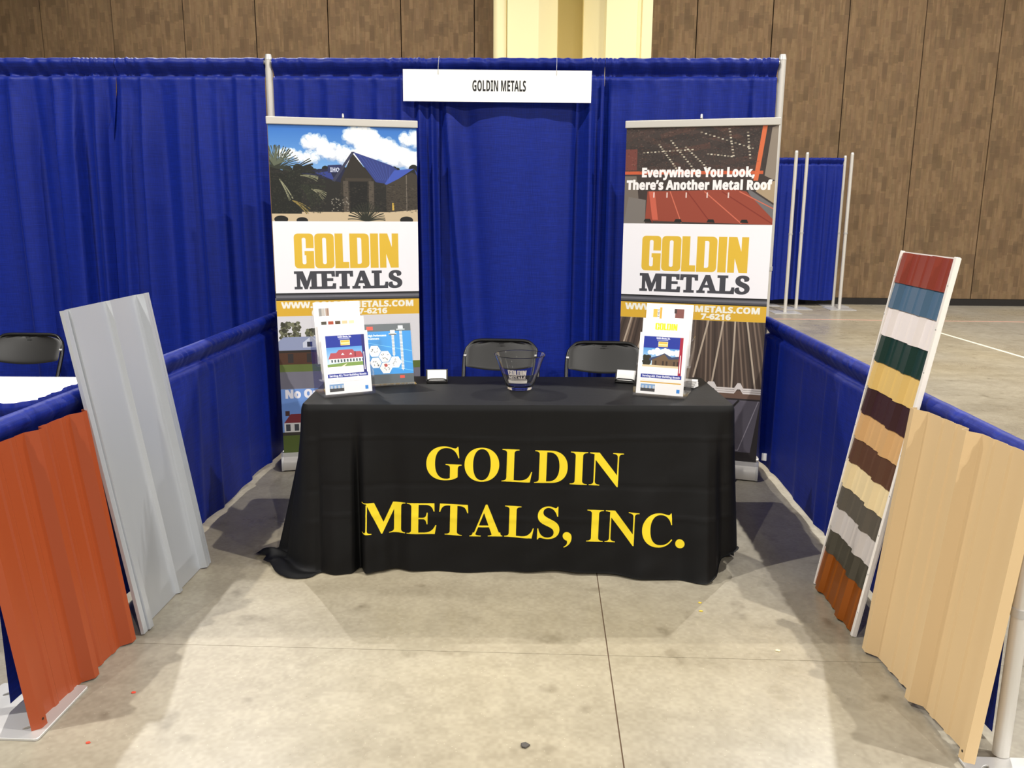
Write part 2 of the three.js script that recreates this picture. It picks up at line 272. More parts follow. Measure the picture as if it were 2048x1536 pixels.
// ------------------------------------------------------------------ far drape frame and floor tape
{
  const w = 1.06; solo('far_drape', drapeGeometry({ w, top: 2.4, bottom: 0.1, seed: 97, spacing: 0.16, amp: 0.03 }), M.drape, 'blue drape panel hanging alone by the brown wall', 'drape', [4.435, 0, -9.02]);
  solo('crossbar', rod(V(3.9, 2.378, -9.02), V(4.96, 2.378, -9.02), 0.012, 14), M.alu, 'aluminium crossbar holding the lone drape by the brown wall', 'crossbar');
  upright(3.915, -8.0, 2.42, 'spare upright standing farthest out from the lone drape', { plate: 0.42, r: 0.026 });
  upright(4.245, -8.56, 2.43, 'spare upright standing in front of the middle of the lone drape', { plate: 0.42, r: 0.026 });
  upright(4.99, -9.02, 2.41, 'upright at the right end of the lone drape', { plate: 0.4, r: 0.024 });
  upright(4.94, -8.56, 2.43, 'spare upright standing before the right end of the lone drape', { plate: 0.42, r: 0.026 });
  upright(3.87, -9.02, 2.41, 'upright at the left end of the lone drape', { plate: 0.4, r: 0.024 });
  const tape = (a, b, w2, color, label) => { const d = b.clone().sub(a), g = box(d.length(), 0.001, w2); g.rotateY(-Math.atan2(d.z, d.x)); solo('floor_tape', g, std(color, 0.6), label, 'tape', [(a.x + b.x) / 2, 0.0007, (a.z + b.z) / 2]); };
  tape(V(5.36, 0, -6.2), V(5.5, 0, -2.5), 0.05, 0xe7dfc9, 'pale tape line running toward the hall wall on the empty floor');
  tape(V(2.4, 0, -7.2), V(9.5, 0, -7.15), 0.045, 0xcf9d8c, 'pinkish tape line running across the empty floor before the spare uprights');
}

// ------------------------------------------------------------------ leaning metal sheets
// R-panel section: tall trapezoid ribs with low stiffeners between
function ribSection(w, ribs, minor, h, edge) {
  const p = [[0, edge ? 0 : 0]];
  const all = [...ribs.map((x) => [x, 1]), ...minor.map((x) => [x, 0])].sort((a, b) => a[0] - b[0]);
  for (const [x, big] of all) { const b = big ? 0.037 : 0.016, t = big ? 0.013 : 0.009, hh = big ? h : h * 0.13; p.push([x - b, 0], [x - t, hh], [x + t, hh], [x + b, 0]); }
  p.push([w, 0]); return p.filter(([x]) => x >= 0 && x <= w);
}
function leaning(name, label, category, [x, z], side, lean, skew = 0) { const t = thing(name, label, category, [x, 0, z], side * Math.PI / 2 + skew); t.rotation.x = -lean; return t; }
{ // rust: local x runs toward the back, so ribs are listed from the near edge
  const w = 0.605, t = leaning('roofing_sheet', 'rust-coloured ribbed metal roofing sheet leaning on the low drape', 'metal sheet', [-1.387, 2.757], 1, 0.12, -0.05);
  const prof = [[-0.0, 0.012], [0.018, 0.034], [0.045, 0.034], [0.066, 0.0], ...ribSection(w, [0.315, 0.555], [0.14, 0.22, 0.395, 0.475], 0.034).slice(1)].map(([x, z]) => [x - w / 2, z]);
  const s = part('sheet', formed(prof, 0.872, 0.0012).translate(0, 0.004, 0), std(0x96411d, 0.42, 0.05), t);
  part('drip_hole', new THREE.CircleGeometry(0.004, 12).translate(-w / 2 + 0.03, 0.03, 0.0348), M.dark, t); s.name = 'sheet';
}
{ // grey standing seam
  const w = 0.655, t = leaning('seam_sheet', 'tall pale grey standing seam metal sheet leaning on the low drape', 'metal sheet', [-1.357, 2.128], 1, 0.152);
  const a = -w / 2, prof = [[a - 0.001, 0.018], [a, 0.03], [a + 0.028, 0.03], [a + 0.03, 0.02], [a + 0.034, 0.02], [a + 0.036, 0.036], [a + 0.066, 0.036], [a + 0.07, 0], [a + 0.345, 0], [a + 0.35, 0.016], [a + 0.374, 0.016], [a + 0.38, 0], [w / 2 - 0.06, 0], [w / 2 - 0.055, 0.03], [w / 2 - 0.03, 0.03], [w / 2 - 0.028, 0.018], [w / 2 - 0.02, 0.018], [w / 2 - 0.018, 0.026], [w / 2, 0.026], [w / 2 + 0.001, 0.014]];
  part('sheet', formed(prof, 1.225, 0.0012).translate(0, 0.003, 0), std(0xc6cad0, 0.4, 0.55), t);
}
{ // tan
  const w = 0.7, t = leaning('roofing_sheet', 'tan ribbed metal roofing sheet leaning on the low drape', 'metal sheet', [1.38, 2.757], -1, 0.11, 0.06); t.rotation.z = 0.03; t.position.y = 0.0107;
  const prof = [[0, 0.0], [0.012, 0.03], ...[[0.045, 0.034], [0.075, 0]], ...ribSection(w, [0.36], [0.17, 0.25, 0.455, 0.54], 0.036).slice(1, -1), [w - 0.06, 0], [w - 0.035, 0.034], [w - 0.008, 0.034], [w, 0.004]].map(([x, z]) => [x - w / 2, z]);
  part('sheet', formed(prof, 0.905, 0.0012).translate(0, 0.004, 0), std(0xd8bb8e, 0.45, 0.03), t);
  part('drip_hole', new THREE.CircleGeometry(0.004, 12).translate(w / 2 - 0.022, 0.03, 0.0348), M.dark, t);
}
{ // colour sample board
  const w = 0.465, L = 1.437, t = leaning('sample_board', 'tall white board of thirteen ribbed metal colour samples', 'sample board', [1.333, 2.1], -1, 0.16);
  part('backing', box(w - 0.004, L - 0.002, 0.006, 0, L / 2 + 0.001, -0.0065), M.board, t);
  for (const s of [-1, 1]) { const e = part('edge_strip', rbox(s > 0 ? 0.018 : 0.01, L, 0.016, 0.002, s * (w / 2 - (s > 0 ? 0.009 : 0.005)), L / 2 + 0.002, 0.002), M.board, t);
    for (let k = 0; k < 9; k++) part('screw', new THREE.SphereGeometry(0.0035, 8, 5).scale(1, 1, 0.5).translate(s * (w / 2 - 0.005), 0.1 + k * 0.155, 0.0103), M.steel, e); }
  const ys = [1.432, 1.318, 1.218, 1.108, 1.002, 0.893, 0.787, 0.68, 0.58, 0.474, 0.38, 0.28, 0.185, 0.008];
  const cols = [['dark red', 0x8b3a2a], ['slate blue', 0x4d6a84], ['white', 0xeee5e2], ['dark green', 0x14342d], ['yellow', 0xe0bd72], ['burgundy', 0x3a1f22], ['tan', 0xd2a772], ['brown', 0x5b3d2e], ['cream', 0xe6d1a4], ['charcoal', 0x5a544b], ['light grey', 0xc3bcb8], ['dark bronze', 0x48443a], ['copper', 0x9a5316]];
  const wi = w - 0.029, sect = (h) => [[0, 0], [0.035, 0], [0.055, h], [0.085, h], [0.1, 0], [0.135, 0], [0.142, h * 0.22], [0.152, h * 0.22], [0.16, 0], [0.21, 0], [0.217, h * 0.22], [0.227, h * 0.22], [0.235, 0], [0.275, 0], [0.295, h], [0.325, h], [0.345, 0], [0.38, 0], [0.388, h * 0.22], [0.4, h * 0.22], [0.408, 0], [wi, 0]].map(([x, z]) => [x - wi / 2, z]);
  cols.forEach(([n, c], i) => {
    const len = ys[i] - ys[i + 1] + (i < 12 ? 0.004 : 0), g = formed(sect(0.018), len, 0.0008); g.translate(0, -len, 0); g.rotateX(-0.045 * Math.min(1, 0.11 / len)); g.translate(-0.004, ys[i], 0.001);
    part('color_sample', g, std(c, c === 0x9a5316 ? 0.3 : 0.38, c === 0x9a5316 ? 0.35 : 0.04), t, n + ' ribbed metal sample');
  });
}

// ------------------------------------------------------------------ lettering
// heavy condensed block capitals, box 0..1 wide per letter by 0..1 high (y down)
function blockWord(g, text, x, y, w, h, color) {
  const W = { G: 1.0, O: 1.0, L: 0.72, D: 1.02, I: 0.47, N: 1.0 }, gap = 0.045; let tot = -gap; for (const c of text) tot += W[c] + gap;
  const k = w / tot; let px = x; g.fillStyle = color;
  for (const c of text) {
    const cw = W[c] * k, s = 0.4 * k, r = 0.24 * k, v = h * 0.12; g.beginPath();
    const rr = (a, b, ww, hh, tl, tr, br, bl) => { g.moveTo(a + tl, b); g.lineTo(a + ww - tr, b); g.quadraticCurveTo(a + ww, b, a + ww, b + tr); g.lineTo(a + ww, b + hh - br); g.quadraticCurveTo(a + ww, b + hh, a + ww - br, b + hh); g.lineTo(a + bl, b + hh); g.quadraticCurveTo(a, b + hh, a, b + hh - bl); g.lineTo(a, b + tl); g.quadraticCurveTo(a, b, a + tl, b); g.closePath(); };
    const slot = cw - 2 * s;
    if (c === 'O') { rr(px, y, cw, h, r, r, r, r); rr(px + s, y + v, slot, h - 2 * v, slot / 2, slot / 2, slot / 2, slot / 2); g.fill('evenodd'); }
    if (c === 'D') { rr(px, y, cw, h, 0, r * 1.1, r * 1.1, 0); rr(px + s, y + v, slot, h - 2 * v, 0, slot / 2, slot / 2, 0); g.fill('evenodd'); }
    if (c === 'G') { g.save(); g.beginPath(); g.rect(px, y, cw, h * 0.42); g.rect(px, y + h * 0.42, s, h * 0.08); g.rect(px, y + h * 0.5, cw, h); g.clip(); g.beginPath(); rr(px, y, cw, h, r, r, 0, r); rr(px + s, y + v, slot, h - 2 * v, slot / 2, slot / 2, slot / 2, slot / 2); g.fill('evenodd'); g.restore(); g.fillRect(px + s + slot * 0.6, y + h * 0.5, s + slot * 0.4, h * 0.12); }
    if (c === 'L') { g.fillRect(px, y, s * 1.02, h); g.fillRect(px, y + h * 0.82, cw, h * 0.18); }
    if (c === 'I') g.fillRect(px + 0.02 * k, y, s * 1.05, h);
    if (c === 'N') { g.fillRect(px, y, s * 0.86, h); g.fillRect(px + cw - s * 0.86, y, s * 0.86, h); g.beginPath(); g.moveTo(px, y); g.lineTo(px + s * 1.05, y); g.lineTo(px + cw, y + h); g.lineTo(px + cw - s * 1.05, y + h); g.closePath(); g.fill(); }
    px += cw + gap * k;
  }
}
function fitText(g, text, x, y, w, h, font, color, stroke = 0, align = 'left') { // text scaled to an exact box: cap height h above baseline y
  g.save(); g.font = font.replace('$', '100px'); const m = g.measureText(text).width, cap = 71.5; g.translate(x, y); g.scale(w / m, h / cap); g.fillStyle = color; g.textAlign = 'left'; g.textBaseline = 'alphabetic';
  if (stroke) { g.strokeStyle = color; g.lineWidth = stroke; g.lineJoin = 'miter'; g.miterLimit = 3; g.strokeText(text, 0, 0); }
  g.fillText(text, 0, 0); g.restore();
}
// bold high-contrast roman capitals (units: 1000 per em, cap height 676, y up)
const ROMAN = (() => {
  const serif = (g, xl, xr, y, d, s0, s1) => { g.beginPath(); g.moveTo(xl, y); g.lineTo(xr, y); g.lineTo(xr, y + d * 18); g.quadraticCurveTo(s1, y + d * 20, s1, y + d * 85); g.lineTo(s0, y + d * 85); g.quadraticCurveTo(s0, y + d * 20, xl, y + d * 18); g.closePath(); g.fill(); };
  const poly = (g, pts) => { g.beginPath(); pts.forEach(([x, y], i) => (i ? g.lineTo(x, y) : g.moveTo(x, y))); g.closePath(); g.fill(); };
  const path = (g, list, rule) => { g.beginPath(); for (const sub of list) { g.moveTo(sub[0][0], sub[0][1]); for (const s of sub.slice(1)) s.length === 2 ? g.lineTo(...s) : g.bezierCurveTo(...s); g.closePath(); } g.fill(rule || 'nonzero'); };
  const stem = (g, x0, x1) => g.fillRect(x0, 0, x1 - x0, 676);
  const G = {};
  G.I = [389, (g) => { stem(g, 118, 270); serif(g, 20, 370, 0, 1, 118, 270); serif(g, 20, 370, 676, -1, 118, 270); }];
  G.L = [667, (g) => { stem(g, 115, 267); serif(g, 19, 365, 676, -1, 115, 267); serif(g, 19, 267, 0, 1, 115, 267); path(g, [[[115, 0], [598, 0], [638, 222], [616, 222], [580, 90, 500, 36, 350, 36], [267, 36]]]); }];
  G.E = [667, (g) => { stem(g, 112, 264); serif(g, 16, 264, 0, 1, 112, 264); serif(g, 16, 264, 676, -1, 112, 264); path(g, [[[112, 676], [592, 676], [598, 498], [577, 498], [550, 600, 500, 640, 390, 640], [264, 640]]]); path(g, [[[112, 0], [610, 0], [642, 200], [618, 200], [570, 80, 500, 36, 380, 36], [264, 36]]]); path(g, [[[264, 330], [350, 330], [410, 330, 425, 285, 434, 218], [456, 218], [456, 474], [434, 474], [425, 405, 410, 366, 350, 366], [264, 366]]]); }];
  G.T = [667, (g) => { stem(g, 258, 410); serif(g, 150, 516, 0, 1, 258, 410); path(g, [[[40, 676], [628, 676], [640, 496], [617, 496], [592, 600, 550, 641, 440, 641], [226, 641], [118, 641, 76, 600, 51, 496], [28, 496]]]); }];
  G.D = [722, (g) => { serif(g, 16, 262, 0, 1, 110, 262); serif(g, 16, 262, 676, -1, 110, 262); path(g, [[[110, 676], [340, 676], [560, 676, 690, 545, 690, 340], [690, 130, 560, 0, 340, 0], [110, 0]], [[262, 640], [305, 640], [450, 640, 522, 530, 522, 338], [522, 145, 450, 36, 305, 36], [262, 36]]], 'evenodd'); }];
  G.O = [778, (g) => path(g, [[[389, 691], [590, 691, 743, 548, 743, 336], [743, 124, 590, -19, 389, -19], [188, -19, 35, 124, 35, 336], [35, 548, 188, 691, 389, 691]], [[389, 658], [500, 658, 567, 540, 567, 336], [567, 132, 500, 14, 389, 14], [278, 14, 211, 132, 211, 336], [211, 540, 278, 658, 389, 658]]], 'evenodd')];
  G.C = [722, (g) => path(g, [[[672, 452], [652, 452], [620, 585, 540, 653, 440, 653], [300, 653, 220, 555, 220, 342], [220, 130, 305, 32, 445, 32], [540, 32, 605, 72, 668, 160], [688, 143], [625, 40, 525, -19, 400, -19], [190, -19, 46, 125, 46, 330], [46, 540, 195, 691, 400, 691], [490, 691, 550, 656, 592, 656], [612, 656, 627, 668, 634, 691], [654, 691]]])];
  G.G = [778, (g) => path(g, [[[705, 455], [685, 455], [650, 588, 560, 655, 450, 655], [300, 655, 215, 550, 215, 340], [215, 120, 300, 16, 430, 16], [470, 16, 500, 22, 520, 36], [520, 225], [520, 288, 500, 300, 428, 304], [428, 324], [757, 324], [757, 304], [702, 300, 680, 286, 680, 225], [680, 58], [610, 8, 520, -19, 400, -19], [185, -19, 37, 120, 37, 330], [37, 545, 190, 691, 405, 691], [500, 691, 570, 655, 615, 655], [637, 655, 654, 668, 662, 691], [682, 691]]])];
  G.S = [556, (g) => path(g, [[[474, 691], [454, 691], [447, 668, 437, 656, 418, 656], [392, 656, 350, 691, 270, 691], [140, 691, 46, 610, 46, 495], [46, 385, 115, 330, 240, 272], [350, 220, 395, 190, 395, 120], [395, 58, 345, 15, 270, 15], [170, 15, 88, 92, 66, 222], [44, 222], [44, -19], [66, -19], [73, 5, 85, 17, 104, 17], [140, 17, 190, -19, 280, -19], [425, -19, 515, 65, 515, 190], [515, 300, 450, 358, 310, 422], [215, 467, 163, 497, 163, 560], [163, 617, 210, 657, 268, 657], [355, 657, 430, 585, 455, 475], [478, 475]]])];
  G.N = [722, (g) => { poly(g, [[16, 676], [214, 676], [612, 190], [612, -18], [590, -18], [110, 560], [110, 640], [16, 657]]); g.fillRect(110, 10, 30, 560); g.fillRect(584, 120, 30, 540); serif(g, 18, 236, 0, 1, 110, 140); serif(g, 488, 706, 676, -1, 584, 614); }];
  G.M = [944, (g) => { poly(g, [[16, 676], [282, 676], [490, 228], [452, 0], [432, 0], [120, 655], [16, 657]]); poly(g, [[432, 0], [456, 0], [735, 620], [700, 676], [664, 676], [440, 170]]); g.fillRect(688, 0, 152, 676); g.fillRect(664, 640, 176, 36); g.fillRect(114, 10, 30, 620); serif(g, 20, 240, 0, 1, 114, 144); serif(g, 590, 930, 0, 1, 688, 840); serif(g, 690, 930, 676, -1, 690, 840); }];
  G.A = [722, (g) => { poly(g, [[336, 691], [372, 691], [664, 0], [492, 0], [300, 520]]); poly(g, [[74, 0], [114, 0], [330, 570], [362, 640], [336, 691]]); g.fillRect(165, 198, 290, 40); serif(g, 8, 250, 0, 1, 76, 116); serif(g, 396, 706, 0, 1, 496, 660); }];
  G[','] = [250, (g) => { g.beginPath(); g.arc(122, 72, 92, 0, 7); g.fill(); path(g, [[[214, 72], [222, -30, 175, -120, 62, -180], [54, -164], [120, -120, 140, -70, 118, -16]]]); }];
  G['.'] = [250, (g) => { g.beginPath(); g.arc(125, 73, 95, 0, 7); g.fill(); }];
  G[' '] = [250, () => {}];
  return G;
})();
function romanWord(g, text, x, baseline, w, color, slope = 0) { let tot = 0; for (const c of text) tot += ROMAN[c][0]; const k = w / tot; g.save(); g.fillStyle = color; g.translate(x, baseline); g.rotate(slope); g.scale(k, -k); for (const c of text) { ROMAN[c][1](g); g.translate(ROMAN[c][0], 0); } g.restore(); }

// ------------------------------------------------------------------ hanging name sign
{
  const t = thing('name_sign', 'long white hanging sign with black company name', 'sign', [-0.149, 2.188, 0.078]); t.rotation.z = -0.0075;
  const map = canvasTexture(2048, 330, (g, w, h) => { g.fillStyle = '#fbf9f6'; g.fillRect(0, 0, w, h); fitText(g, 'GOLDIN METALS', w * 0.368, h * 0.66, w * 0.287, h * 0.33, 'bold $ sans-serif', '#151515', 1.5); });
  part('board', box(1.112, 0.18, 0.004, 0, 0.09, 0), [M.white, M.white, M.white, M.white, std(0xffffff, 0.6, 0, { map }), M.white], t);
  for (const x of [-0.347, 0.35]) part('wire_hook', tube([V(x, 0.15, 0.0005), V(x, 0.163, 0.006), V(x, 0.2, 0.0), V(x, 0.255, -0.036), V(x, 0.263, -0.06), V(x, 0.262, -0.085), V(x, 0.25, -0.108)], 0.0012, 24, 6), M.steel, t);
}

// ------------------------------------------------------------------ retractable banners
const BH = 1.93, BW = 0.84; // print size; canvas is laid out in metres from the top left
function bannerTexture(top, bottom) {
  return canvasTexture(891, 2048, (g, w, h) => {
    const s = w / BW; g.save(); g.scale(s, h / BH); g.fillStyle = '#f3f1f6'; g.fillRect(0, 0, BW, BH);
    const Y = (y) => 2.03 - y; // height above the floor to canvas
    g.save(); g.beginPath(); g.rect(0, 0, BW, Y(1.492)); g.clip(); top(g, Y); g.restore();
    blockWord(g, 'GOLDIN', 0.115, Y(1.422), 0.605, 0.202, '#e0b83a');
    fitText(g, 'METALS', 0.108, Y(1.102), 0.635, 0.098, 'bold $ serif', '#43434a', 6);
    g.fillStyle = '#4b4b52'; g.fillRect(0, Y(1.074), BW, 0.042); g.fillStyle = '#17171a'; g.fillRect(0, Y(1.076), BW, 0.008); g.fillRect(0, Y(1.038), BW, 0.006); g.fillStyle = '#6f6f76'; g.fillRect(0, Y(1.061), BW, 0.012);
    g.fillStyle = '#dcae36'; g.fillRect(0, Y(1.032), BW, 0.092);
    fitText(g, 'WWW.GOLDINMETALS.COM', 0.028, Y(0.988), 0.78, 0.035, 'bold $ sans-serif', '#f1efe6', 6);
    fitText(g, '(', 0.2, Y(0.945), 0.016, 0.03, 'bold $ sans-serif', '#f1efe6', 6); fitText(g, '7-6216', 0.475, Y(0.947), 0.17, 0.031, 'bold $ sans-serif', '#f1efe6', 6);
    g.save(); g.beginPath(); g.rect(0, Y(0.94), BW, BH); g.clip(); bottom(g, Y); g.restore();
    g.restore();
  });
}
const blob = (g, x, y, r, n, rnd, spread = 1.6) => { for (let i = 0; i < n; i++) { g.beginPath(); g.arc(x + (rnd() - 0.5) * r * 2 * spread, y + (rnd() - 0.5) * r * 1.1, r * (0.25 + rnd() * 0.45), 0, 7); g.fill(); } };
const pg = (g, color, pts) => { g.fillStyle = color; g.beginPath(); pts.forEach(([x, y], i) => (i ? g.lineTo(x, y) : g.moveTo(x, y))); g.closePath(); g.fill(); };
function buildingPhoto(g, Y) { // dark building with blue roofs under summer clouds
  const r = rng(5), W = BW, T = Y(2.03), B = Y(1.492), sky = g.createLinearGradient(0, T, 0, B); sky.addColorStop(0, '#2f6fc4'); sky.addColorStop(0.5, '#7fb1e6'); g.fillStyle = sky; g.fillRect(0, T, W, B - T);
  const h = B - T, P = (x, y) => [x * W, T + y * h];
  for (const [x, y, k, n] of [[0.3, 0.17, 0.045, 26], [0.42, 0.26, 0.05, 30], [0.62, 0.1, 0.06, 34], [0.72, 0.22, 0.07, 44], [0.86, 0.3, 0.06, 40], [0.55, 0.32, 0.05, 28], [0.98, 0.12, 0.05, 24], [0.98, 0.34, 0.05, 30], [0.12, 0.3, 0.035, 18], [0.25, 0.33, 0.04, 18]]) { for (const [c, dy, m] of [['rgba(150,168,204,0.22)', 0.02, 2], ['rgba(214,221,236,0.3)', 0.008, 4], ['rgba(250,251,253,0.34)', -0.006, 6]]) { g.fillStyle = c; for (let i = 0; i < n * m; i++) { const a = r() * 6.28, q = Math.sqrt(r()); g.beginPath(); g.arc(x * W + Math.cos(a) * q * k * 1.7, T + y * h + dy + Math.sin(a) * q * k * 0.75, k * (0.1 + r() * 0.22), 0, 7); g.fill(); } } }
  g.fillStyle = '#121512'; for (let i = 0; i < 90; i++) { const x = r() * W; g.beginPath(); g.arc(x, T + h * (0.44 + r() * 0.1), 0.012 + r() * 0.018, 0, 7); g.fill(); }
  g.fillStyle = '#1c1b19'; g.fillRect(0, T + h * 0.47, W, h * 0.45);
  pg(g, '#141a3c', [P(0.2, 0.5), P(0.32, 0.45), P(0.5, 0.44), P(0.5, 0.6), P(0.4, 0.56)]); pg(g, '#2a3a86', [P(0.3, 0.49), P(0.4, 0.47), P(0.43, 0.57)]);
  pg(g, '#232c5a', [P(0.385, 0.41), P(0.48, 0.4), P(0.48, 0.48), P(0.385, 0.49)]); fitText(g, 'IHO', 0.4 * W, T + h * 0.478, 0.065 * W, h * 0.045, 'bold $ sans-serif', '#cfd4e6', 2);
  pg(g, '#27221d', [P(0.47, 0.56), P(0.555, 0.28), P(0.7, 0.56), P(0.7, 0.92), P(0.47, 0.92)]); pg(g, '#33364f', [P(0.55, 0.265), P(0.57, 0.265), P(0.43, 0.58), P(0.41, 0.57)]);
  pg(g, '#2b3a80', [P(0.56, 0.265), P(0.82, 0.4), P(0.86, 0.44), P(0.8, 0.6), P(0.71, 0.58)]); pg(g, '#3c55b4', [P(0.84, 0.45), P(0.98, 0.43), P(0.8, 0.61), P(0.77, 0.6)]); pg(g, '#2b3a80', [P(0.98, 0.43), P(1.0, 0.47), P(1, 0.52)]);
  pg(g, '#3a332b', [P(0.78, 0.61), P(0.96, 0.47), P(1, 0.5), P(1, 0.9), P(0.78, 0.92)]);
  g.strokeStyle = 'rgba(90,115,200,0.5)'; g.lineWidth = 0.002; for (let i = 1; i < 9; i++) { g.beginPath(); g.moveTo(...P(0.57 + i * 0.03, 0.275 + i * 0.018)); g.lineTo(...P(0.71 + i * 0.012, 0.56)); g.stroke(); }
  pg(g, '#3b342c', [P(0.5, 0.54), P(0.68, 0.54), P(0.68, 0.57), P(0.5, 0.57)]); g.fillStyle = '#0c0c0c'; g.fillRect(0.53 * W, T + 0.58 * h, 0.12 * W, 0.33 * h);
  g.fillStyle = '#4f473e'; g.fillRect(0.66 * W, T + 0.57 * h, 0.035 * W, 0.35 * h); g.fillRect(0.485 * W, T + 0.57 * h, 0.035 * W, 0.35 * h); g.fillStyle = '#8b857a'; for (let i = 0; i < 40; i++) g.fillRect((0.4 + r() * 0.12) * W, T + (0.74 + r() * 0.16) * h, 0.006, 0.005);
  g.fillStyle = '#6a6259'; g.fillRect(0.92 * W, T + 0.5 * h, 0.006, 0.38 * h);
  pg(g, '#c7b394', [P(0, 0.9), P(0.5, 0.9), P(0.8, 0.9), P(1, 0.87), P(1, 1), P(0, 1)]); g.fillStyle = '#c9a64a'; g.fillRect(0.82 * W, T + 0.8 * h, 0.012, 0.08 * h);
  const frond = (cx, cy, len, n, a0, a1, col) => { g.strokeStyle = col; for (let i = 0; i < n; i++) { const a = lerp(a0, a1, i / (n - 1)) + (r() - 0.5) * 0.1; g.lineWidth = 0.003 + r() * 0.004; g.beginPath(); g.moveTo(cx, cy); g.quadraticCurveTo(cx + Math.cos(a) * len * 0.6, cy + Math.sin(a) * len * 0.55 - 0.012, cx + Math.cos(a) * len, cy + Math.sin(a) * len); g.stroke(); } };
  g.fillStyle = '#0f120e'; g.fillRect(0, T + 0.5 * h, 0.2 * W, 0.42 * h); frond(0.05 * W, T + 0.45 * h, 0.13, 26, -3.0, 0.3, '#2a3026'); frond(0.03 * W, T + 0.42 * h, 0.11, 16, -2.2, -0.3, '#5a6250'); frond(0.12 * W, T + 0.5 * h, 0.15, 24, -0.6, 1.7, '#131711'); frond(0.2 * W, T + 0.62 * h, 0.14, 14, 0.0, 1.2, '#20251a'); frond(0.06 * W, T + 0.56 * h, 0.13, 4, 0.95, 1.15, '#8f8f74'); frond(0.2 * W, T + 0.52 * h, 0.1, 5, 0.05, 0.3, '#77785f'); frond(0.27 * W, T + 0.66 * h, 0.09, 5, 0.3, 0.75, '#8c8a6e'); frond(0.14 * W, T + 0.78 * h, 0.11, 4, 0.5, 0.75, '#8d7a3f'); for (let i = 0; i < 900; i++) { g.fillStyle = ['rgba(0,0,0,0.35)', 'rgba(86,84,66,0.3)', 'rgba(40,46,36,0.5)'][i % 3]; g.fillRect(r() * 0.36 * W, T + (0.45 + r() * 0.46) * h, 0.002 + r() * 0.01, 0.002 + r() * 0.006); } for (let i = 0; i < 700; i++) { g.fillStyle = i % 2 ? 'rgba(0,0,0,0.3)' : 'rgba(110,98,84,0.22)'; g.fillRect((0.45 + r() * 0.55) * W, T + (0.6 + r() * 0.3) * h, 0.003 + r() * 0.012, 0.002 + r() * 0.004); }
  frond(0.64 * W, T + 1.0 * h, 0.11, 26, -3.0, -0.1, '#23261d'); g.fillStyle = '#121212'; for (const [x, y, k] of [[0.06, 0.98, 0.03], [0.2, 0.99, 0.025], [0.92, 0.985, 0.03]]) { g.beginPath(); g.ellipse(x * W, T + y * h, k * 1.3, k * 0.7, 0, 0, 7); g.fill(); }
}
function housesPhoto(g, Y) {
  const r = rng(15), W = BW; g.fillStyle = '#d9d7dc'; g.fillRect(0, Y(0.94), W, 0.3);
  for (const [x, k, top] of [[0.07, 0.06, 0.9], [0.2, 0.035, 0.86], [0.9, 0.05, 0.86]]) for (let i = 0; i < 130; i++) { g.fillStyle = ['#4a4a3a', '#5f6149', '#77785f', '#3a3a2e'][i % 4]; g.beginPath(); g.arc(x + (r() - 0.5) * k * 2, Y(top) + r() * 0.12, 0.004 + r() * 0.008, 0, 7); g.fill(); }
  pg(g, '#8d96b5', [[0, Y(0.79)], [0.03, Y(0.815)], [0.55, Y(0.82)], [0.7, Y(0.78)], [0.74, Y(0.73)], [0, Y(0.735)]]); pg(g, '#c6cbda', [[0.14, Y(0.78)], [0.19, Y(0.82)], [0.235, Y(0.78)], [0.235, Y(0.75)], [0.14, Y(0.75)]]); g.fillStyle = '#2b3040'; g.fillRect(0.165, Y(0.785), 0.03, 0.03);
  g.fillStyle = '#4b3022'; g.fillRect(0, Y(0.735), 0.72, 0.09); g.fillStyle = '#2b2521'; g.fillRect(0, Y(0.735), 0.74, 0.014); g.fillStyle = '#2f2a2a'; for (const x of [0.05, 0.16, 0.3, 0.44, 0.58]) g.fillRect(x, Y(0.715), 0.032, 0.055);
  g.fillStyle = '#5c6a35'; g.fillRect(0, Y(0.65), W, 0.05); g.fillStyle = '#6d6b77'; g.fillRect(0, Y(0.605), W, 0.105);
  g.fillStyle = '#6f95d6'; g.fillRect(0, Y(0.5), W, 0.3); fitText(g, 'No One', 0.022, Y(0.445), 0.245, 0.048, 'bold $ sans-serif', '#eceaf2', 9);
  pg(g, '#7c2f35', [[0.01, Y(0.29)], [0.05, Y(0.345)], [0.6, Y(0.345)], [0.7, Y(0.29)]]); g.fillStyle = '#4a2f2a'; g.fillRect(0.02, Y(0.365), 0.025, 0.03); g.fillStyle = '#d8d7d2'; g.fillRect(0.01, Y(0.29), 0.7, 0.06); g.fillStyle = '#43464c'; for (let x = 0.02; x < 0.68; x += 0.05) g.fillRect(x, Y(0.282), 0.026, 0.042);
  g.fillStyle = '#3e3a33'; g.fillRect(0, Y(0.232), W, 0.022); g.fillStyle = '#59692f'; g.fillRect(0, Y(0.212), W, 0.12);
}
